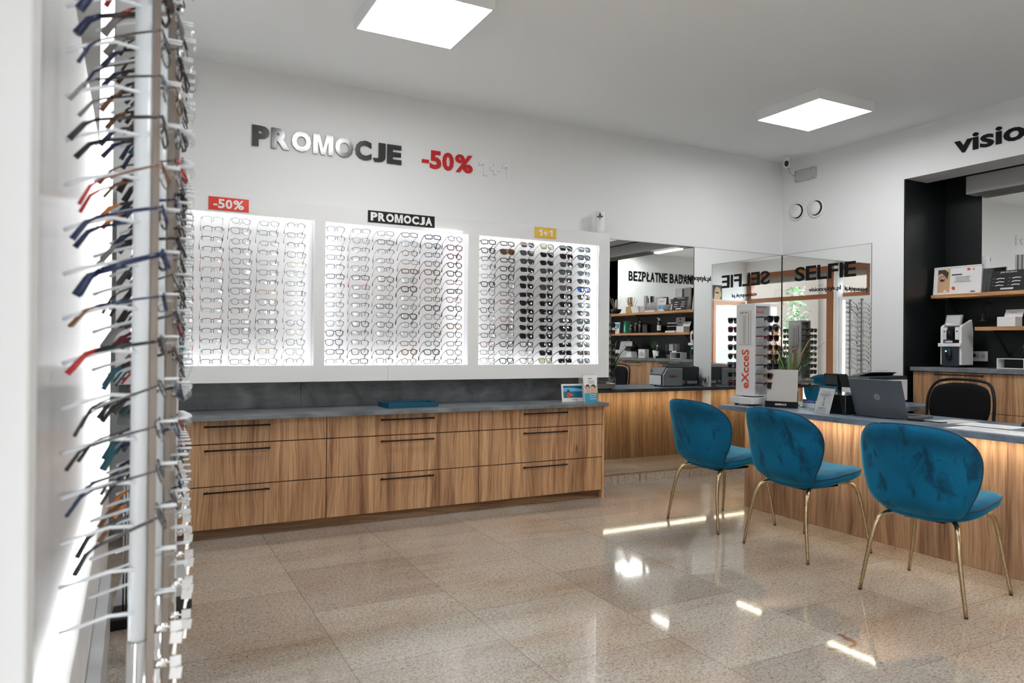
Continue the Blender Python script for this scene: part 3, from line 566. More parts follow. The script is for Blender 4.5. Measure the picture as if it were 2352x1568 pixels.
pad(cs, seat_out, (0, 0), seat_z, .085, 'z', 'velvet', edge=.45); pad(cbk, back_out, (0, .6), back_x, .050, 'x', 'velvet', edge=.5)
cpi.tube([(back_x(a, b)+.004, a*1.004, b+.0015) for a, b in back_out], .0048, 'piping', 6, closed=True)
cpi.tube([(a*1.004, b*1.004, seat_z(a, b)+.012) for a, b in seat_out], .0045, 'piping', 6, closed=True)
me_seat, me_back, me_pip = cs.mesh('seat'), cbk.mesh('backrest'), cpi.mesh('piping')
for fx, sx in ((-1, -.23), (1, .20)):
    for sy in (-1, 1):
        mb = MB(); top = .390 if fx < 0 else .408
        pts = spl([(sx*.1, sy*.06, top-.004), (sx*.62, sy*.135, top), (sx*.86, sy*.170, top-.012), (sx*1.0, sy*.188, top-.06), (sx*1.06+fx*.012, sy*.206, .22), (sx*1.06+fx*.034, sy*.240, .004)], 5, False)
        n = len(pts); rr = [.0115 if k < n*.62 else .0115-.0035*(k/n-.62)/.38 for k in range(n)]; mb.tube(pts, rr, 'brass', 12); mb.cyl((pts[-1].x, pts[-1].y, .0005), (pts[-1].x, pts[-1].y, .006), .0085, 'black', 12); cls.append(mb.mesh('leg'))
br_ = MB().box(-.14, .15, -.09, .09, .374, .392, 'black_matt').mesh('mounting_plate')
for k, (x, y, rz, lb) in enumerate(((3.605, 3.70, 1, 'teal blue velvet chair farthest from the photographer, nearest the long mirror'), (3.605, 2.99, -1, 'teal blue velvet chair in the middle of the row of three'), (3.535, 2.165, 9, 'teal blue velvet chair nearest the photographer, largest in the photo'))):
    t = thing('velvet_chair', lb, 'chair', (x, y, 0), math.radians(rz), 'teal velvet chairs in front of the desk')
    link('seat', me_seat, t); bk = link('backrest', me_back, t); pi_ = link('piping', me_pip, t); pi_['label'] = 'dark piping'
    for me in cls: link('leg', me, t)['label'] = 'brass coloured leg'
    link('mounting_plate', br_, t)
# ------------------------------------------------------------------ black chair behind the desk
t = thing('office_chair', 'black padded chair with a curved tube frame behind the laptop', 'chair', (5.06, 3.06, 0), PI)
mb = MB(); pad(mb, spl([(.19, .70), (.215, .80), (.19, .915), (.10, .955), (0, .962), (-.10, .955), (-.19, .915), (-.215, .80), (-.19, .70), (-.10, .672), (0, .668), (.10, .672)], 3), (0, .8), lambda y, z: -.20-.12*(z-.7)+.5*y*y, .035, 'x', 'black_matt'); part('backrest', mb, t)
part('frame', MB().tube(spl([(-.17, .232, .44), (-.19, .236, .70), (-.205, .232, .86), (-.23, .19, .955), (-.235, .10, .984), (-.235, 0, .988), (-.235, -.10, .984), (-.23, -.19, .955), (-.205, -.232, .86), (-.19, -.236, .70), (-.17, -.232, .44)], 5, False), .0105, 'black', 10), t)
part('seat', MB().box(-.20, .22, -.22, .22, .43, .48, 'black_matt'), t, .02)
for sx, sy in ((-.19, -.232), (-.19, .232), (.20, -.232), (.20, .232)): part('leg', MB().tube([(sx, sy, .44), (sx*1.12, sy*1.02, .0)], .0105, 'black', 8), t)
# ------------------------------------------------------------------ things on the desk
DY = -PI/2                     # facing the photographer side (-x)
t = thing('sunglasses_stand', 'white eXcces sunglasses tower standing on the far corner of the desk', 'display stand', (4.28, 4.075, ZT))
part('base', MB().poly([(-.13, -.115, .012), (.13, -.115, .012), (.15, .0, .012), (.13, .115, .012), (-.13, .115, .012), (-.14, 0, .012)], 'white', (0, 0, .052)), t, .006)
for a in (-.09, .09):
    for b in (-.08, .08): part('foot', MB().cyl((a, b, 0), (a, b, .012), .014, 'black', 10), t)
part('neck', MB().box(-.055, .055, -.055, .055, .064, .072, 'black'), t)
part('tower', MB().box(-.085, -.070, -.095, .095, .072, .785, 'white').box(.070, .085, -.095, .095, .072, .785, 'white').box(-.07, .07, -.060, .060, .072, .785, 'light_grey').box(-.07, .07, -.095, .095, .765, .785, 'white').box(-.07, .07, -.095, .095, .072, .085, 'white'), t, .002)
for s in (-1, 1):
    lt = part('lettering', textmesh('eXcceS', 'orange_red', .30, .075, .001, .02), t); lt.matrix_local = Matrix.Translation((s*.0855, 0, 0)) @ Matrix.Rotation(s*PI/2, 4, 'Z') @ Matrix.Translation((.040, 0, .13)) @ Matrix.Rotation(-PI/2, 4, 'Y')
    ms = part('picture', MB().box(-.060, .060, -.004, 0, 0, .265, 'light_grey').box(-.057, .057, -.005, -.004, .003, .262, 'white_soft').box(-.02, .012, -.0056, -.005, .01, .23, 'card_cream').box(.034, .039, -.0056, -.005, .01, .25, 'bar_brown'), t); ms.matrix_local = Matrix.Translation((s*.0855, 0, .465)) @ Matrix.Rotation(s*PI/2, 4, 'Z')
tt = part('lettering', textmesh('part of', 'ink', .07, .018, .001, .01), t); tt.matrix_local = Matrix.Translation((-.0905, .045, .705)) @ Matrix.Rotation(-PI/2, 4, 'Z')
tt = part('lettering', textmesh('eXcceS', 'orange_red', .10, .028, .001, .02), t, loc=(-.052, -.0605, .71)); 
R = random.Random(5); ch = R.choice
for s, sn in ((-1, 'right'), (1, 'left')):
    for k in range(8):
        c, tn = ch([('g_black', 'lens_dark'), ('g_tort', 'lens_dark'), ('g_black', 'lens_dark'), ('g_wine', 'lens_dark'), ('g_black', 'lens_dark'), ('g_gun', 'lens_dark')]); kd = ch(['round', 'square', 'avi', 'cat', 'round'])
        glasses((4.275, 4.075+s*.205, 1.418-.0715*k), (R.uniform(-.04, .04), 0, 0 if s < 0 else PI), kd, 'thick', c, tn, '%s %s sunglasses, %s from the top on the %s side of the tower' % (CN[c], SN[kd], ORD[k], sn), 'sunglasses', 'sunglasses on the eXcces tower', 7, 'sunglasses')
def lean_card(name, label, cat, loc, rz, w, h, lean, layers, thick=.004, backm='paper'):
    """board leaning back: layers are (material, polygon in x,z) drawn on its front"""
    t = thing(name, label, cat, loc, rz); mb = MB().box(0, w, -thick, 0, 0, h, backm)
    for i, (m, pts) in enumerate(layers): mb.poly([(x*w, -thick-.0006*(i+1), z*h) for x, z in pts], m)
    p = part('panel', mb, t, rot=(-lean, 0, 0)); sn, cn = math.sin(lean), math.cos(lean); part('strut', MB().poly([(w*.4, .006+.6*h*sn, .6*h*cn), (w*.6, .006+.6*h*sn, .6*h*cn), (w*.6, .012+h*(sn+.12), 0), (w*.4, .012+h*(sn+.12), 0)], backm, (0, .002, 0)), t); return t, p
def rct(a, b, c, d): return [(a, c), (b, c), (b, d), (a, d)]
def lines(n, z0, z1, x0=.12, x1=.88, m='ink_grey', R=random.Random(2)):
    out = []
    for k in range(n):
        z = z1-(z1-z0)*k/max(1, n-1); e = R.uniform(0, .2)*(x1-x0); out.append((m, rct(x0+e, x1-e, z-.008, z+.008)))
    return out
t, p = lean_card('display_board', 'blank cream SEIKO display board leaning on the desk', 'display board', (4.225, 3.885, ZT), math.radians(-60), .215, .285, .17, [], .006, 'card_cream')
part('foot_strip', MB().box(-.006, .221, -.030, .02, 0, .046, 'black'), t, .001); part('lettering', textmesh('SEIKO', 'paper', .082, .014, .0008, .04), t, loc=(.066, -.0305, .018))
solo('green_leaf_ornament', MB().poly([(0, 0, .002), (.03, -.01, .012), (.055, 0, .003), (.03, .012, .010)], 'leaf', (0, 0, .003)).poly([(.01, .01, .001), (.0, .03, .03), (-.01, .02, .045), (-.002, .008, .02)], 'leaf', (.002, 0, 0)), 'small green leaf-like ornament at the foot of the SEIKO board', 'ornament', (4.37, 3.70, ZT))
t = thing('business_card_box', 'white card holder with a blue card beside the price leaflet', 'card holder', (4.46, 3.76, ZT), DY); part('tray', MB().box(0, .12, 0, .05, 0, .034, 'paper'), t, .002)
part('card', MB().box(.004, .116, .004, .006, .03, .062, 'blue'), t); part('lettering', textmesh('netTRIM', 'pinkish', .085, .014, .0006, .02), t, loc=(.018, .0035, .040))
t, p = lean_card('price_leaflet', 'white printed leaflet in a clear stand beside the black box', 'leaflet', (4.205, 3.440, ZT), math.radians(-104), .155, .175, .28, lines(5, .68, .86)+[('ink', rct(.44, .56, z, z+.02)) for z in (.30, .38, .46, .54, .6)]+lines(3, .08, .2), .003); part('clear_holder', MB().box(-.004, .159, -.006, -.0045, 0, .19, 'acrylic_faint'), t, rot=(-.28, 0, 0))
t = thing('black_glass_box', 'black glossy box with a clear lid standing beside the laptop', 'box', (4.30, 3.265, ZT), math.radians(-8)); part('body', MB().box(-.075, .075, -.075, .075, 0, .13, 'black_gloss'), t, .002); part('lid', MB().box(-.082, .082, -.082, .082, .132, .142, 'acrylic'), t, .002)
for a in (-.078, .078):
    for b in (-.078, .078): part('edge_rod', MB().cyl((a, b, 0), (a, b, .132), .003, 'acrylic', 6), t)
t = thing('card_terminal', 'black tilted payment terminal head on a short stem', 'terminal', (4.43, 3.44, ZT), math.radians(-100)); part('stem', MB().cyl((0, .03, 0), (0, .03, .20), .014, 'black'), t); part('foot', MB().lathe([(.05, 0), (.05, .008), (.02, .014)], 'black', (0, .03, 0)), t)
part('head', MB().poly([(-.085, -.03, .175), (-.075, -.045, .265), (.075, -.045, .265), (.085, -.03, .175)], 'black', (0, .075, .0)), t, .006); part('screen', MB().poly([(-.065, -.0465, .19), (-.06, -.0475, .255), (.06, -.0475, .255), (.065, -.0465, .19)], 'dark_slate'), t)
# lens edging machine with white side panel and dark cover
t = thing('lens_machine', 'white and dark grey lens machine on the desk end by the wall', 'machine', (5.19, 3.995, ZT), PI)
t.location = (5.735, 3.995, ZT)
part('white_cover', MB().poly([(.26, 0, .012), (.535, 0, .012), (.535, 0, .13), (.48, 0, .205), (.26, 0, .205)], 'white', (0, .012, 0)), t, .002)
part('dark_body', MB().poly([(.005, .013, .012), (.545, .013, .012), (.545, .013, .135), (.488, .013, .218), (.012, .013, .222), (.0, .013, .21)], 'dark_slate', (0, .215, 0)), t, .004)
part('top_lid', MB().poly([(.02, .03, .222), (.46, .03, .222), (.40, .10, .250), (.06, .10, .250)], 'dark_slate', (0, .08, 0)), t, .004); part('screen', MB().box(.20, .30, .13, .19, .263, .267, 'light_grey'), t)
part('label_plate', MB().box(.03, .18, .0115, .0128, .03, .062, 'white_soft').box(.21, .25, .0115, .0128, .03, .065, 'white_soft').box(.215, .24, .0105, .0115, .035, .05, 'red'), t)
part('rear_cover', MB().box(.01, .535, .229, .236, .02, .19, 'white'), t, .002); part('side_cover', MB().box(.5455, .552, .02, .222, .02, .125, 'white'), t, .002); lt = part('lettering', textmesh('i.GSE I', 'red', .11, .022, .0008, .02), t, loc=(.345, -.0002, .105))
for a in (.05, .48):
    for b in (.05, .20): part('foot', MB().cyl((a, b, 0), (a, b, .013), .012, 'black', 8), t)
t = thing('wall_socket', 'white wall socket with a plug, beside the mirror on the right wall', 'socket', (XR-.001, 4.045, .84), RZR); part('plate', MB().box(-.04, .04, -.010, 0, -.04, .04, 'white'), t, .004); part('plug', MB().cyl((0, -.010, 0), (0, -.045, 0), .020, 'bar_brown', 12), t)
part('cable', MB().tube(spl([(0, -.04, -.01), (.01, -.06, -.05), (-.03, -.07, -.078), (-.07, -.09, -.079), (-.02, -.11, -.079), (.06, -.13, -.079), (.11, -.16, -.079)], 6, False), .004, 'black', 6), t)
# laptop
t = thing('laptop', 'open dark grey laptop on the desk, its lid towards the photographer', 'laptop', (4.305, 3.005, ZT), DY)
part('base', MB().box(-.188, .188, 0, .255, .002, .018, 'laptop_grey'), t, .003); part('keyboard', MB().box(-.165, .165, .05, .165, .018, .0195, 'black'), t)
lid = part('lid', MB().box(-.188, .188, -.006, .0, 0, .245, 'laptop_grey'), t, .003, rot=(.30, 0, 0), loc=(0, 0, .014)); lid2 = part('screen', MB().box(-.178, .178, .0002, .0012, .012, .235, 'screen'), lid)
part('logo', MB().lathe([(.021, 0), (.021, .0006), (.019, .0006)], 'grey', seg=24, M=Matrix.Translation((0, -.0062, .125)) @ Matrix.Rotation(PI/2, 4, 'X')).box(-.008, -.005, -.0075, -.0066, .112, .138, 'laptop_grey').box(.003, .006, -.0075, -.0066, .112, .138, 'laptop_grey'), lid)
solo('cable_hub', MB().box(0, .09, 0, .028, 0, .012, 'black').tube(spl([(.09, .014, .006), (.13, .03, .004), (.18, .01, .004), (.21, .05, .004)], 4, False), .003, 'black', 6).tube(spl([(0, .01, .006), (-.05, .03, .004), (-.12, -.01, .004), (-.25, .02, .004), (-.34, .01, .004)], 4, False), .0025, 'black', 6), 'small black hub with cables beside the laptop edge', 'hub', (4.26, 2.80, ZT), math.radians(-80))
def sheet(loc, rz, lb, w=.21, h=.297, n=8, base='paper'):
    mb = MB().box(0, w, 0, h, 0, .0012, base)
    for k in range(n): mb.box(w*.1, w*(.5+.4*((k*37) % 10)/10), h*(.1+.8*k/n), h*(.1+.8*k/n)+.004, .0012, .0015, 'ink_grey')
    solo('paper_sheet', mb, lb, 'paper', loc, rz)
sheet((4.075, 2.46, ZT+.0002), math.radians(-92), 'printed sheet on the desk nearest the rounded chair back', .42, .20); sheet((4.30, 2.53, ZT+.002), math.radians(-86), 'white sheet on the desk closest to the computer mouse', .30, .21, 4)
sheet((4.33, 2.74, ZT+.0002), math.radians(-95), 'pale sheet lying right beside the laptop keyboard', .16, .29, 3, 'card_cream')
t = thing('computer_mouse', 'black computer mouse on the desk at the photo edge', 'mouse', (4.60, 2.285, ZT), math.radians(10)); part('body', MB().ell((0, 0, .004), (.055, .032, .030), 'black'), t); part('wheel', MB().cyl((-.035, -.003, .028), (-.035, .003, .028), .007, 'grey', 10), t)
# desk plant
t = thing('potted_plant', 'spiky green and red plant in a dark pot behind the SEIKO board', 'plant', (4.53, 3.93, ZT), 0)
part('pot', MB().lathe([(.045, 0), (.055, .01), (.062, .11), (.056, .11), (.054, .095), (.0, .095)], 'dark_green'), t)
lv = MB(); R = random.Random(9)
for k in range(58):
    a = R.uniform(0, 2*PI); L = R.uniform(.22, .56); sp = R.uniform(.15, .75); d = Vector((math.cos(a), math.sin(a), 0)); s_ = Vector((-d.y, d.x, 0)); wd = R.uniform(.005, .010); prev = None; m = R.choice(['leaf', 'leaf', 'leaf', 'leaf_red', 'leaf_light'])
    for j in range(6):
        q = j/5; c = d*(.012+L*sp*q**1.5)+Vector((0, 0, .10+L*(q-.30*sp*q**3))); ww = s_*wd*(1-q)**.6*(1.2 if q > .1 else .7); cur = (c-ww, c+ww)
        if prev: lv.poly([prev[0], prev[1], cur[1], cur[0]], m)
        prev = cur
part('foliage', lv, t)
# ------------------------------------------------------------------ things on the long worktop and display
t = thing('tray', 'shallow dark teal tray on the worktop under the middle bay', 'tray', (1.745, 4.875, ZT), math.radians(2)); f = MB().box(-.19, .19, -.085, .12, 0, .006, 'teal')
for a in ((-.19, .19, -.085, -.078), (-.19, .19, .113, .12), (-.19, -.183, -.085, .12), (.183, .19, -.085, .12)): f.box(*a, .006, .034, 'teal')
part('body', f, t, .0015)
t, p = lean_card('photo_stand', 'small stand with a sea picture beside the leaflet holder', 'picture', (3.005, 4.84, ZT), math.radians(-4), .20, .142, .14, [('sea', rct(.07, .93, .22, .62)), ('sky_blue', rct(.07, .93, .58, .90)), ('teal', [(.07, .90), (.07, .80), (.55, .78), (.93, .70), (.93, .90)]), ('orange_red', [(.22, .25), (.24, .50), (.30, .55), (.38, .50), (.42, .38), (.36, .25)]), ('hair_dark', [(.24, .56), (.24, .66), (.31, .69), (.34, .60), (.31, .54)]), ('skin', [(.38, .42), (.50, .40), (.50, .37), (.38, .36)]), ('gold', rct(.42, .66, .10, .15))], .005)
t, p = lean_card('leaflet_holder', 'tall leaflet of a smiling couple on the worktop end', 'leaflet', (3.155, 4.745, ZT), math.radians(-3), .122, .215, .16, [('aqua', rct(0, 1, 0, .33)), ('beige', rct(0, 1, .33, .62)), ('hair', [(.12, .50), (.14, .64), (.36, .66), (.42, .52), (.30, .45)]), ('skin', [(.14, .36), (.16, .54), (.26, .60), (.38, .52), (.40, .36)]), ('hair_dark', [(.54, .52), (.56, .63), (.74, .66), (.86, .58), (.84, .48)]), ('skin', [(.50, .35), (.54, .54), (.66, .60), (.82, .52), (.95, .40), (.95, .34)]), ('ink', [(.30, .86), (.30, .88), (.62, .88), (.62, .86)])]+lines(3, .70, .78, .25, .85)+lines(3, .12, .27, .3, .9, 'paper'), .01)
part('clear_holder', MB().box(-.004, .126, .004, .008, 0, .225, 'acrylic'), t, rot=(-.16, 0, 0))
t = thing('white_diffuser', 'white cylinder with a black plant emblem on top of the display', 'diffuser', (3.560-.065, 5.040, 2.1505)); part('body', MB().lathe([(.032, .0), (.040, .004), (.042, .03), (.041, .18), (.037, .195), (.0, .198)], 'white', seg=24), t)
em = MB()
for a, L, w_ in ((0, .050, .008), (.75, .030, .004), (-.75, .030, .004), (1.1, .036, .004), (-1.1, .036, .004)):
    c, s = math.cos(a), math.sin(a); o = Vector((0, -.0435, .135)); ax = Vector((s, 0, c)); sd = Vector((c, 0, -s)); em.poly([o+ax*(.008 if a else -.022), o+ax*L*.6+sd*w_, o+ax*L*(1 if a else .9), o+ax*L*.6-sd*w_], 'ink', (0, .004, 0))
part('emblem', em, t, rot=(0, 0, math.radians(-38)))
# ------------------------------------------------------------------ dark niche: cabinets, shelves
FX = 5.83
for k, (y1, y0) in enumerate(((3.78, 3.0), (3.0, 2.22), (2.22, 1.44), (1.44, .81))):
    t = thing('niche_cabinet', ('oak cabinet in the dark niche under the lens meter', 'oak cabinet in the niche under the grass pot', 'oak cabinet in the niche under the eye picture', 'oak cabinet at the near end of the niche')[k], 'cabinet', (FX, (y0+y1)/2, 0), DY, 'oak cabinets in the dark niche'); h = (y1-y0)/2
    part('body', MB().box(-h+.002, h-.002, .022, .50, .06, 1.018, 'black_matt'), t)
    for z0, z1 in ((.712, 1.016), (.39, .708), (.064, .386)):
        d = part('drawer', MB().box(-h+.0015, h-.0015, 0, .02, z0, z1, 'oak'), t, .0008); part('handle', handle(MB(), -.185, .185, z1-.018, 0), d)
    part('plinth', MB().box(-h, h, .06, .075, 0, .06, 'oak_plinth'), t)
NT = 1.053
solo('niche_worktop', MB().box(5.81, XB-.001, .81, 3.795, 1.020, NT, 'concrete'), 'grey worktop in the dark niche', 'worktop', bev=.002)
S1, S2 = 1.668, 1.388
def shelf(y0, y1, zt, lb):
    t = thing('wall_shelf', lb, 'shelf', (XB, (y0+y1)/2, zt), DY); h = (y1-y0)/2; part('board', MB().box(-h, h, -.27, -.008, -.030, 0, 'oak_shelf'), t, .001)
    for a in (-h+.12, 0, h-.5): part('bracket', MB().box(a, a+.02, -.22, -.008, -.038, -.0305, 'black').poly([(a, -.22, -.038), (a+.02, -.22, -.038), (a+.02, -.008, -.24), (a, -.008, -.24)], 'black', (0, 0, .006)), t)
shelf(.81, 3.785, S1, 'upper oak shelf across the dark niche'); shelf(.81, 3.42, S2, 'lower oak shelf in the dark niche')
def nb(name, lb, cat, x, y, z, rz=0): return thing(name, lb, cat, (x, y, z), DY+math.radians(rz))
t, p = lean_card('framed_certificate', 'white framed certificate with a child in round glasses on the upper shelf', 'certificate', (6.13, 3.785, S1), DY+math.radians(3), .372, .235, .10,
  [('tan', rct(.07, .34, .08, .93)), ('hair', [(.07, .60), (.07, .92), (.22, .92), (.31, .80), (.28, .55), (.24, .66), (.14, .80)]), ('skin', [(.07, .24), (.07, .74), (.15, .80), (.24, .66), (.25, .42), (.18, .25), (.10, .18)]), ('paper', [(.20, .10), (.24, .18), (.30, .08)]), ('hair_dark', [(.13, .52), (.13, .56), (.17, .58), (.21, .56), (.21, .52), (.17, .50)]), ('ink', [(.38, .69), (.38, .73), (.60, .73), (.60, .69)]), ('orange_red', [(.70, .88), (.72, .92), (.76, .92), (.78, .88), (.76, .84), (.72, .84)]), ('tan', [(.82, .85), (.82, .92), (.86, .92), (.86, .85)]), ('orange_red', [(.39, .22), (.41, .28), (.45, .28), (.47, .22), (.45, .17), (.41, .17)]), ('ink', rct(.80, .90, .06, .09))]+lines(4, .45, .62, .38, .86), .008)
part('frame', MB().box(-.006, .378, -.014, .004, -.0, .008, 'white').box(-.006, .378, -.014, .004, .229, .239, 'white').box(-.006, .004, -.014, .004, 0, .239, 'white').box(.368, .378, -.014, .004, 0, .239, 'white'), t, rot=(-.10, 0, 0))
gr = MB().tube([(.065+.022*math.cos(a*PI/8)+.0, -.0135, .136+.022*math.sin(a*PI/8)) for a in range(16)], .0015, 'g_wine', 5, closed=True); part('printed_glasses', gr, t, rot=(-.10, 0, 0))
lay = []
for i in range(3):
    for j in range(2):
        x = .14+.46*j; z = .60-.17*i; lay.append(('paper', [(x+.02, z-.015), (x+.13, z+.015), (x+.27, z-.005), (x+.26, z+.03), (x+.13, z+.055), (x+.03, z+.025)])); lay.append(('ink_grey', rct(x-.09, x-.01, z+.02, z+.035)))
t, p = lean_card('lens_board', 'black JAI KUDO board with curved lens samples on the upper shelf', 'display board', (6.115, 3.325, S1), DY+math.radians(-2), .265, .17, .22, lay+[('steel', rct(.33, .70, .06, .15))], .006, 'black'); l_ = part('lettering', textmesh('JAI KUDO', 'paper', .125, .014, .001, .015), p, loc=(.068, -.0062, .148))
t = nb('white_box', 'open white box with raised lid on the lower shelf', 'box', 6.12, 3.27, S2); part('body', MB().box(0, .135, 0, .10, 0, .078, 'white'), t, .001); part('lid', MB().poly([(.0, .10, .078), (.135, .10, .078), (.135, .13, .14), (.0, .13, .14)], 'white', (0, .003, 0)), t); part('lettering', textmesh('HOYA', 'ink', .05, .008, .0006), t, loc=(.04, .112, .11))
t = thing('pendant_spot', 'small black spot lamp with a bell shade in the niche', 'lamp', (6.22, 3.43, 1.435)); part('shade', MB().lathe([(.040, 0), (.042, .004), (.022, .018), (.019, .07), (.0, .075)], 'black'), t); part('stem', MB().tube(spl([(0, 0, .07), (.0, 0, .13), (.05, .0, .165), (.125, 0, .15)], 4, False), .004, 'black', 6), t)
t = nb('lens_meter', 'white and black lens meter with tilted screen on the niche worktop', 'optical instrument', 6.02, 3.665, NT, 4)
part('side_covers', MB().poly([(0, 0, .02), (0, 0, .335), (0, .02, .35), (0, .17, .40), (0, .19, .30), (0, .19, .02)], 'white', (.022, 0, 0)).poly([(.148, 0, .02), (.148, 0, .335), (.148, .02, .35), (.148, .17, .40), (.148, .19, .30), (.148, .19, .02)], 'white', (.022, 0, 0)), t, .004)
part('front_cover', MB().box(.022, .052, -.004, .02, .23, .335, 'white').box(.118, .148, -.004, .02, .23, .335, 'white').box(-.006, .176, -.03, .0, .172, .202, 'white'), t, .004); part('dark_body', MB().box(.022, .148, .02, .18, .012, .34, 'black').box(.02, .15, -.02, .02, .012, .170, 'dark_slate'), t, .003)
part('lens_tube', MB().cyl((.085, -.02, .24), (.085, -.02, .31), .022, 'black', 14).cyl((.085, -.02, .205), (.085, -.02, .225), .014, 'steel', 12), t); part('key_row', MB().box(.055, .115, -.034, -.03, .205, .222, 'light_grey'), t)
part('handle_knob', MB().ell((.085, -.035, .11), (.022, .014, .055), 'black_gloss'), t); part('indicator', MB().ell((.07, -.048, .135), .006, 'blue_led'), t)
for a in (.035, .135): part('port', MB().cyl((a, -.004, .30), (a, -.006, .30), .006, 'black', 10), t)
hd = part('screen_housing', MB().box(.02, .15, 0, .02, 0, .105, 'grey'), t, .004, loc=(0, .02, .342), rot=(-.35, 0, 0)); part('screen', MB().box(.032, .138, -.001, .0, .012, .094, 'light_grey'), hd); part('paper_edge', MB().poly([(.032, -.002, .012), (.125, -.002, .012), (.032, -.002, .03)], 'paper'), hd)
t = nb('socket_strip', 'white triple socket on the black niche wall beside the lens meter', 'socket', XB-.001, 3.628, 1.105); part('plate', MB().box(0, .168, -.010, 0, 0, .084, 'white'), t, .003)
for a in (.04, .086, .132): part('outlet', MB().cyl((a, -.0095, .042), (a, -.0110, .042), .019, 'light_grey', 16), t)
part('plug', MB().cyl((.060, -.010, .048), (.060, -.045, .048), .016, 'black', 12), t); part('cable', MB().tube(spl([(.06, -.045, .048), (.02, -.07, .03), (-.04, -.09, -.03), (.03, -.10, -.048), (.12, -.09, -.048)], 4, False), .0035, 'black', 6), t)
t = nb('open_box_frame', 'white open rectangular box frame on the niche worktop', 'stand', 6.09, 3.255, NT); f = MB()
for a in ((0, .20, 0, .10, 0, .006), (0, .20, 0, .10, .076, .082), (0, .006, 0, .10, .006, .076), (.194, .20, 0, .10, .006, .076)): f.box(*a, 'white')
part('body', f, t, .001)
# smaller goods seen in the mirror: upper shelf
def bottle(name, lb, x, y, z, r, h, body, capm, label_m=None, cat='bottle', pump=False):
    t = thing(name, lb, cat, (x, y, z)); part('body', MB().lathe([(r*.9, 0), (r, .005), (r, h*.66), (r*.5, h*.74), (r*.42, h*.80)], body, seg=14), t)
    c = MB().cyl((0, 0, h*.80), (0, 0, h*.95), r*.5, capm, 12)
    if pump: c.box(-r*1.1, r*.3, -r*.25, r*.25, h*.95, h, capm)
    part('cap', c, t)
    if label_m: part('label', MB().lathe([(r*1.01, h*.15), (r*1.02, h*.16), (r*1.02, h*.5), (r*1.01, h*.51)], label_m, seg=14), t)
def carton(name, lb, x, y, z, w, d, h, m, rz=0, fm=None, cat='box'):
    t = nb(name, lb, cat, x, y, z, rz); part('body', MB().box(0, w, 0, d, 0, h, m), t, .001)
    if fm: part('front_print', MB().poly([(w*.12, -.0012, h*.15), (w*.88, -.0012, h*.15), (w*.88, -.0012, h*.5), (w*.5, -.0012, h*.75), (w*.12, -.0012, h*.5)], fm, (0, .001, 0)), t)
t = thing('glass_bowl', 'black and white patterned bowl with reeds on the upper shelf', 'bowl', (6.20, 1.72, S1)); part('bowl', MB().lathe([(.035, 0), (.07, .03), (.09, .075), (.085, .075), (.06, .03), (.0, .01)], 'black_gloss'), t)
rd = MB()
for k in range(9): a = k*.7; rd.tube([(0, 0, .03), (.09*math.cos(a), .09*math.sin(a), .20+.03*(k % 3))], .002, 'beige', 5)
part('reeds', rd, t); part('plume', MB().ell((.01, .0, .15), (.022, .022, .07), 'card_cream', 10, 6), t)
t = nb('wooden_letter_stand', 'pale wooden letter-like stand on the upper shelf', 'ornament', 6.17, 2.13, S1); part('block', MB().box(0, .13, 0, .05, 0, .10, 'wood_light'), t, .002); part('letters', MB().box(.02, .035, .02, .035, .10, .23, 'wood_light').box(.055, .07, .02, .035, .10, .23, 'wood_light').box(.07, .115, .02, .035, .215, .23, 'wood_light').box(.10, .115, .02, .035, .12, .215, 'wood_light').box(.02, .115, .02, .035, .14, .155, 'wood_light'), t)
for k in range(3): carton('white_carton', ('bottom', 'middle', 'top')[k]+' white flat carton of the stack on the upper shelf', 6.14, 2.33-.01*k, S1+.031*k, .15, .10, .030, 'white')
carton('grey_carton', 'greige carton beside the stacked white cartons', 6.16, 2.44, S1, .10, .09, .085, 'card_cream'); carton('slim_box', 'tall slim grey box on the upper shelf', 6.22, 2.34, S1+.0, .035, .035, .235, 'grey') if False else None
carton('slim_box', 'tall slim grey box behind the white cartons', 6.27, 2.33, S1, .05, .035, .24, 'light_grey')
carton('taupe_board', 'square taupe board behind the vial rack', 6.29, 2.66, S1, .16, .02, .21, 'card_cream')
def vials(lb, x, y, z, mv, n=6):
    t = nb('vial_rack', lb, 'vial rack', x, y, z); part('base', MB().box(0, .19, 0, .06, 0, .026, 'white'), t, .001); part('bar', MB().box(0, .19, .02, .026, .08, .085, 'steel'), t)
    for k in range(n): part('vial', MB().cyl((.02+k*.03, .03, .026), (.02+k*.03, .03, .115), .010, mv, 10).cyl((.02+k*.03, .03, .115), (.02+k*.03, .03, .132), .008, 'white', 8), t)
vials('rack of clear and white vials on the upper shelf', 6.15, 2.65, S1, 'light_grey'); vials('rack of dark vials on the lower shelf', 6.16, 3.06, S2, 'black_gloss')
lean_card('brand_card', 'pale blue card with pinkish print on the upper shelf', 'card', (6.22, 2.80, S1), DY, .17, .185, .12, [('paper', rct(.04, .96, .05, .95)), ('pinkish', rct(.25, .85, .72, .80)), ('sky_blue', rct(.2, .8, .2, .5))], .004)
t = thing('woven_bowl', 'round grey woven bowl on the upper shelf', 'bowl', (6.17, 2.90, S1)); part('bowl', MB().lathe([(.03, 0), (.055, .02), (.06, .06), (.045, .085), (.04, .08), (.05, .055), (.0, .012)], 'grey', seg=18), t)
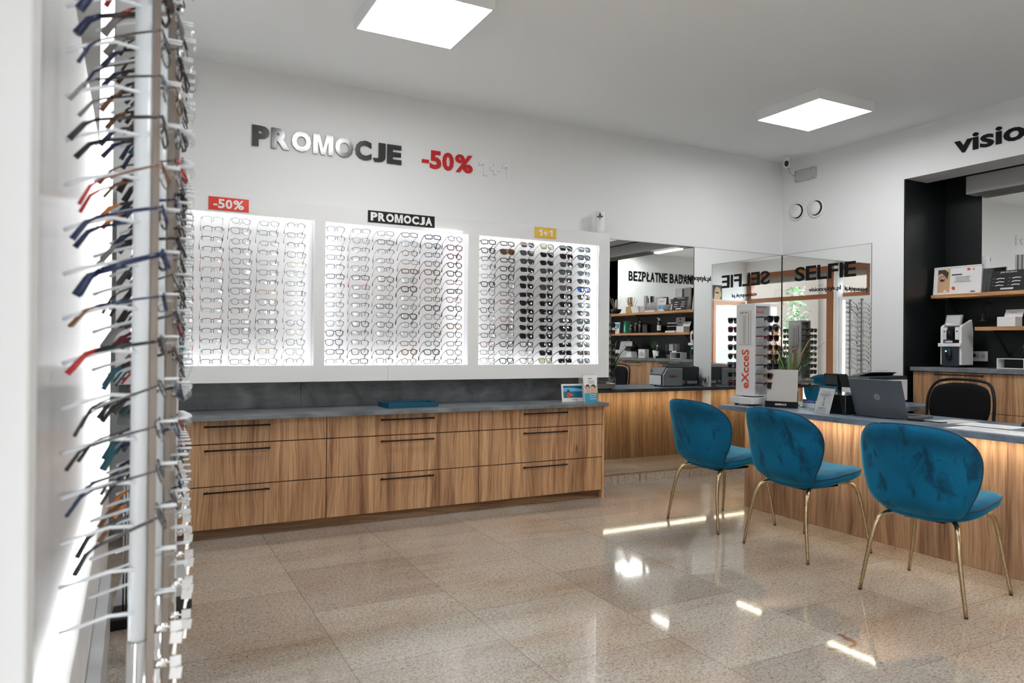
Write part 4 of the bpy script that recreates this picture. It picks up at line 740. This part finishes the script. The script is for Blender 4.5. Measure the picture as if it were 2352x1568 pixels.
for k, yy in enumerate((3.05, 3.22)):
    t = nb('striped_panel', ('white and black striped tall panel beside the woven bowl', 'grey striped tall panel behind the JAI KUDO board')[k], 'panel', 6.28, yy, S1, 8); f = MB().box(0, .16, 0, .012, 0, .30, 'paper' if k == 0 else 'fabric_stripe')
    for j in range(5): f.poly([(.012+j*.03, -.001, .0), (.012+j*.03+.007, -.001, .0), (.018+j*.03+.006, -.001, .30), (.016+j*.03, -.001, .30)], 'ink')
    part('panel', f, t)
t = thing('white_figurine', 'small white rounded figurine beside the striped panel', 'figurine', (6.15, 3.02, S1)); part('body', MB().ell((0, 0, .028), (.025, .025, .028), 'white').ell((0, 0, .066), (.018, .018, .02), 'white'), t)
# lower shelf
lean_card('aqua_card', 'card with blue and orange sunglasses print on the lower shelf', 'card', (6.16, 1.87, S2), DY, .17, .16, .10, [('paper', rct(0, 1, 0, 1)), ('aqua', [(.02, .9), (.02, .55), (.25, .4), (.5, .7), (.75, .4), (.98, .55), (.98, .9)]), ('orange_red', [(.3, .35), (.5, .6), (.7, .35)]), ('ink', rct(.3, .7, .2, .25))], .01)
carton('green_carton', 'tall green and mint carton on the lower shelf', 6.14, 2.04, S2, .13, .07, .175, 'green', 25, 'mint')
for k, (dy, hh) in enumerate(((0, .12), (.07, .15), (.13, .18))): bottle('glass_bottle', ('short', 'medium', 'tall')[k]+' clear glass bottle with gold neck on the lower shelf', 6.16+.03*k, 2.14+dy, S2, .026, hh, 'smoke', 'gold')
t = nb('crystal_cube', 'small dark crystal cube on the lower shelf', 'ornament', 6.17, 2.48, S2); part('cube', MB().box(0, .10, 0, .09, 0, .12, 'smoke'), t, .003); part('stones', MB().ell((.03, .04, .02), .014, 'white').ell((.06, .04, .02), .012, 'sky_blue').ell((.05, .05, .10), .012, 'white'), t)
carton('black_case', 'black case beside the crystal cube on the lower shelf', 6.20, 2.66, S2, .13, .07, .12, 'black_matt')
bottle('spray_bottle', 'white labelled dark spray bottle on the lower shelf', 6.15, 2.76, S2, .028, .20, 'black_gloss', 'white', 'paper', pump=True)
lean_card('portrait_card', 'card with a person wearing glasses on the lower shelf', 'card', (6.27, 3.12, S2), DY, .17, .20, .06, [('light_grey', rct(0, 1, 0, 1)), ('hair_dark', [(.25, 0), (.28, .35), (.4, .42), (.6, .42), (.72, .35), (.75, 0)]), ('offwhite', [(.38, .5), (.38, .8), (.5, .88), (.62, .8), (.62, .5), (.5, .42)]), ('hair_dark', [(.38, .78), (.42, .92), (.58, .92), (.62, .78), (.5, .82)]), ('black', rct(.38, .62, .64, .70))], .006)
# niche worktop
lean_card('eye_picture', 'grey picture of an eye leaning on the niche worktop', 'picture', (6.14, 2.16, NT), DY, .27, .225, .15, [('light_grey', rct(.03, .97, .03, .97)), ('grey', [(.2, .5), (.35, .72), (.6, .78), (.8, .6), (.62, .68), (.36, .62)]), ('steel', [(.35, .42), (.38, .6), (.5, .66), (.62, .6), (.65, .42), (.5, .32)]), ('black', [(.44, .45), (.45, .55), (.5, .58), (.56, .54), (.56, .45), (.5, .40)]), ('white', rct(.49, .53, .50, .55))], .006, 'white')
t = nb('eye_camera', 'black camera head on a white foot beside the eye picture', 'optical instrument', 6.10, 2.24, NT); part('foot', MB().poly([(0, 0, 0), (.14, 0, 0), (.11, 0, .09), (.02, 0, .09)], 'white', (0, .10, 0)), t, .004); part('head', MB().box(.0, .12, -.02, .10, .092, .155, 'black'), t, .008); part('rim', MB().cyl((.125, .04, .122), (.13, .04, .122), .035, 'white', 16), t)
carton('printed_carton', 'small white printed carton in the middle of the niche worktop', 6.12, 2.50, NT, .14, .07, .115, 'white', 0, 'light_grey')
t = thing('grass_pot', 'green grass in a white tapered pot on the niche worktop', 'plant', (6.14, 2.71, NT)); part('pot', MB().lathe([(.030, 0), (.032, .004), (.046, .10), (.041, .10), (.040, .09), (.0, .09)], 'white', seg=18), t); lv = MB()
for k in range(70): a = R.uniform(0, 2*PI); q = R.uniform(.02, .09); lv.tube([(.02*math.cos(a), .02*math.sin(a), .09), (q*math.cos(a), q*math.sin(a), .09+R.uniform(.06, .14))], [.002, .0006], 'leaf', 4)
part('foliage', lv, t)
bottle('spray_bottle', 'clear spray bottle with a paper label on the niche worktop', 6.09, 2.80, NT, .020, .18, 'smoke', 'white', 'paper')
t = nb('acrylic_stand', 'clear acrylic leaflet stand on the niche worktop', 'stand', 6.16, 3.10, NT); f = MB()
for a in ((0, .22, .05, .054, .09, .19), (0, .004, 0, .08, 0, .19), (.216, .22, 0, .08, 0, .19), (0, .22, 0, .004, 0, .05)): f.box(*a, 'acrylic')
part('body', f, t); part('leaflet', MB().box(.02, .10, .006, .008, .0, .10, 'paper').box(.12, .2, .042, .046, .1, .185, 'light_grey'), t)
t = nb('power_strip', 'white power strip with a black adapter on the niche worktop', 'power strip', 6.22, 1.95, NT); part('strip', MB().box(0, .26, 0, .05, .05, .10, 'white'), t, .004); part('adapter', MB().box(-.02, .24, -.02, .05, 0, .048, 'black'), t, .004)
# ------------------------------------------------------------------ eyeglass rack on the left
rack = thing('eyeglass_rack', 'tall white backlit rack board along the left wall', 'rack', (-.16, 1.32, 0))
part('backing_board', MB().box(-.06, 0, -.12, 3.78, .46, 2.17, 'rack_board'), rack)
solo('rack_plinth', MB().box(-.06, .045, -.10, 3.3, 0, .459, 'white'), 'long white plinth under the eyeglass rack board', 'plinth', (-.16, 1.32, 0), bev=.003); solo('floor_duct', MB().box(.046, .085, -.05, 2.2, 0, .22, 'light_grey'), 'low pale grey step along the foot of the white plinth', 'step', (-.16, 1.32, 0), bev=.003)
t = thing('light_column', 'tall bright light column behind the eyeglass rack', 'light', (-.16, 1.32, 0)); part('diffuser', MB().box(.003, .055, 2.62, 2.70, .50, 2.95, 'glow'), t); part('back_plate', MB().box(.003, .060, 2.701, 2.72, .48, 2.97, 'white'), t); part('led_strip', MB().box(.003, .012, .0, 3.7, .463, .472, 'led_white'), rack); part('led_strip', MB().box(.003, .014, -.02, .0, .50, 2.10, 'led_white'), rack)
solo('end_panel', MB().box(-.28, -.119, 1.12, 1.195, .001, 3.05, 'panel_white'), 'tall white panel at the left edge of the photo', 'panel', bev=.004)
def rod_pos(i): y = 1.58+.262*i; return (.012+.048*(1-math.exp(-(y-1.58)/.35))+.044*(y-1.58)*1.0, y)
peg = MB().tube([(0, 0, 0), (.034, 0, 0), (.036, 0, -.002), (.036, 0, -.016)], .0022, 'acrylic', 6).tube([(0, .008, .012), (.038, .008, .012)], .0022, 'tube_white', 6).tube([(0, -.008, .012), (.038, -.008, .012)], .0022, 'tube_white', 6).mesh('peg')
holder = MB().tube([(-.004, -.012, 0), (-.05, -.02, .004), (-.105, -.012, -.012), (-.13, .004, -.022)], [.004, .0035, .0035, .004], 'tube_white', 6).mesh('arm_holder')
keym = MB()
def key(mb, o, tilt):
    o = Vector(o); M = Matrix.Translation(o) @ Matrix.Rotation(tilt, 4, 'Y')
    mb.box(-.011, .011, -.0015, .0015, -.024, -.002, 'white', M); mb.box(-.003, .003, -.001, .001, -.046, -.024, 'chrome', M); mb.tube([M @ Vector((0, .003, -.004)), M @ Vector((.003, .0, .004)), M @ Vector((0, -.003, -.004))], .0008, 'chrome', 5)
R = random.Random(21); ch = R.choice
for i in range(12):
    x, y = rod_pos(i); z0, z1 = (.02, 2.09); nth = ('nearest',)+tuple(ORD[1:12])+('farthest',); nth = ('nearest' if i == 0 else 'farthest' if i == 11 else ORD[i]+' nearest')
    t = thing('display_rod', 'white tubular eyeglass rod of the rack, %s to the photographer' % nth, 'rod', (x, y, 0), 0, 'rods of the eyeglass rack')
    part('tube', MB().cyl((0, 0, .62), (0, 0, z1-.01), .0165, 'tube_white', 18), t); part('socket', MB().cyl((0, 0, z0), (0, 0, .619), .0185, 'chrome', 18), t); part('profile', MB().box(.0155, .029, -.011, .011, z0, z1-.01, 'bar_brown' if i < 3 else 'alu'), t, .001)
    part('cap', MB().box(-.018, .031, -.018, .018, z1-.0095, z1+.003, 'black'), t, .002); part('foot', MB().cyl((0, 0, 0), (0, 0, .02), .03, 'chrome'), t)
    for zz in (.565, .635) if i < 8 else (.60,):
        lk = part('lock', MB().cyl((.029, 0, zz), (.052-.002*i, 0, zz), .0085, 'chrome', 12), t)
        mb = MB(); mb.box(.0, .020, -.0015, .0015, -.010, .010, 'white').tube([(-.006, 0, 0), (.0, 0, 0)], .002, 'chrome', 6); key(mb, (.012, -.002, -.010), .12)
        solo('key', mb, 'pair of keys in the %s lock of the rod %s' % ('lower' if zz < .6 else 'upper' if zz > .61 else 'single', 'nearest the photographer' if i == 0 else ORD[min(13, i)]+' nearest the photographer'), 'key', (x+.058-.002*i, y, zz), 0, group='keys in the rack locks')
    for j in range(17):
        z = 2.02-.084*j-(.021*((i*5) % 4))*(i > 0)+.02; bare = z < (.80 if i < 6 else 1.02)+.0*i
        o = link('peg', peg, t, (.029, 0, z)); 
        if i < 4: link('arm_holder', holder, t, (0, 0, z-.02))
        if bare or z < .7: continue
        rim = ch(['mid', 'thick', 'half', 'thin', 'mid']); kind = ch(['rect', 'square', 'rect', 'oval', 'square']); col = ch(['g_black', 'g_black', 'g_black', 'g_blue', 'g_brown', 'g_gun', 'g_tort', 'g_teal', 'g_wine', 'g_red', 'g_black', 'g_black', 'g_black', 'g_grey', 'g_gun']); tc = ch([col]*7+['g_black', 'g_black', 'g_blue', 'g_orange'])
        if i < 4 and R.random() < .6: col = tc = ch(['g_black', 'g_gun', 'g_black', 'g_black', 'g_blue', 'g_brown'])
        sun = i == 11 and j < 7 or i == 0 and j < 7 and False
        tint = 'lens_dark' if sun else 'lens_clear'
        glasses((x+.040, y+R.uniform(-.004, .004), z-.004), (-.27+R.uniform(-.13, .09), R.uniform(-.05, .05), PI/2+R.uniform(-.10, .10)), kind, rim, col, tint, '%s %s %s %s, %s from the top on the %s rod' % (CN[col], RN[rim], SN[kind], 'sunglasses' if sun else 'eyeglasses', ORD[j] if j < 14 else ('fifteenth', 'sixteenth', 'seventeenth')[j-14], nth), 'sunglasses' if sun else 'glasses', 'glasses on the left rack', 7, 'sunglasses' if sun else 'eyeglasses', tc, ch([None]*6+['g_orange', 'g_red', 'g_blue', 'g_teal', 'g_grey', 'g_tort', 'g_black', 'g_black']))
# floor stand behind the rack
t = thing('floor_stand', 'black based floor stand with thin posts behind the eyeglass rack', 'stand', (.06, 3.53, 0)); part('base', MB().poly([(-.14, -.13, 0), (.17, -.10, 0), (.185, .02, 0), (.10, .13, 0), (-.12, .15, 0)], 'black', (0, 0, .045)), t, .006)
for a in (-.09, -.078, .05): part('post', MB().cyl((a, -.02, .045), (a, -.02, .62), .0035, 'steel', 8), t)
part('panel', MB().poly([(-.13, .0, .06), (.17, -.03, .075), (.155, .05, .20), (-.09, .08, .19)], 'light_grey', (0, 0, .004)), t)
# ------------------------------------------------------------------ the photographer, seen small in the corner mirror
def skinned(name, V, Ed, rad, m, par, sub=2, root=0):
    me = bpy.data.meshes.new(name); me.from_pydata(V, Ed, []); o = link(name, me, par); me.materials.append(MATS[m])
    sk = o.modifiers.new('skin', 'SKIN'); sk.use_smooth_shade = True
    for i, r in enumerate(rad): me.skin_vertices[0].data[i].radius = (r, r) if not isinstance(r, tuple) else r
    for i in range(len(V)): me.skin_vertices[0].data[i].use_root = (i == root)
    su = o.modifiers.new('subdivision', 'SUBSURF'); su.levels = su.render_levels = sub; return o
t = thing('person', 'person in a pale shirt holding a camera, seen in the corner mirror', 'person', (-.15, -.30, 0), -YAW)
V, Ed, Rd = [], [], []
def add(p, r, link_to=None):
    V.append(p); Rd.append(r)
    if link_to is not None: Ed.append((link_to, len(V)-1))
    return len(V)-1
pel = add((0, 0, .90), (.135, .10)); w_ = add((0, 0, 1.05), (.12, .09), pel); c_ = add((0, .01, 1.22), (.15, .10), w_); u_ = add((0, .02, 1.36), (.14, .09), c_); n_ = add((0, .04, 1.44), .052, u_); h0 = add((0, .075, 1.51), (.062, .07), n_); h1 = add((0, .095, 1.58), (.075, .088), h0); h2 = add((0, .09, 1.645), (.06, .07), h1)
nose = add((0, .185, 1.555), .012, h1)
for s in (-1, 1):
    k1 = add((s*.09, 0, .84), .085, pel); k2 = add((s*.10, .02, .48), .055, k1); k3 = add((s*.11, -.01, .09), .038, k2); add((s*.125, .14, .04), .034, k3)
    a1 = add((s*.18, .02, 1.35), .055, u_); a2 = add((s*.25, .07, 1.11), .042, a1); a3 = add((s*.105, .20, 1.16), .028, a2); a4 = add((s*.075, .235, 1.175), (.030, .018), a3)
    for f in range(4):
        b1 = add((s*(.070-.003*f), .265, 1.205-.017*f), .009, a4); b2 = add((s*.050, .287, 1.209-.017*f), .008, b1)
    b1 = add((s*.062, .225, 1.21), .010, a4); add((s*.045, .222, 1.232), .009, b1)
body = skinned('body', V, Ed, Rd, 'skin', t)
E2 = lambda L: [(i, i+1) for i in range(L-1)]
sh = [(0, 0, .88), (0, 0, 1.05), (0, .01, 1.22), (0, .02, 1.37), (0, .035, 1.42)]; Vs = list(sh); Es = E2(5); Rs = [(.155, .12), (.15, .115), (.17, .12), (.155, .105), .065]
for s in (-1, 1):
    n = len(Vs); Vs += [(s*.185, .02, 1.345), (s*.245, .06, 1.13), (s*.20, .14, 1.12)]; Rs += [.072, .062, .055]; Es += [(3, n), (n, n+1), (n+1, n+2)]
skinned('shirt', Vs, Es, Rs, 'beige', t)
Vt = [(0, 0, .92)]; Rt = [(.145, .115)]; Et = []
for s in (-1, 1): n = len(Vt); Vt += [(s*.095, 0, .80), (s*.10, .02, .48), (s*.11, -.01, .10)]; Rt += [.10, .072, .062]; Et += [(0, n), (n, n+1), (n+1, n+2)]
skinned('trousers', Vt, Et, Rt, 'denim', t)
for s in (-1, 1): part('shoe', MB().ell((s*.12, .06, .032), (.045, .13, .032), 'black'), t); part('eye', MB().ell((s*.032, .172, 1.592), (.012, .006, .006), 'hair_dark', 8, 5), t); part('ear', MB().ell((s*.082, .085, 1.575), (.012, .02, .030), 'skin', 8, 6), t)
part('mouth', MB().ell((0, .163, 1.522), (.022, .006, .006), 'g_wine', 8, 5), t)
part('hair', MB().ell((0, .070, 1.625), (.094, .105, .085), 'hair').ell((0, .0, 1.53), (.085, .06, .13), 'hair'), t)
t = thing('photo_camera', 'black camera held in both hands by the photographer', 'camera', (-.01, -.04, 1.185), -YAW)
part('body', MB().box(-.065, .065, -.075, -.035, -.045, .045, 'black').box(-.022, .022, -.075, -.04, .045, .07, 'black'), t, .006); part('lens', MB().cyl((0, -.035, 0), (0, .012, 0), .030, 'black', 20), t)
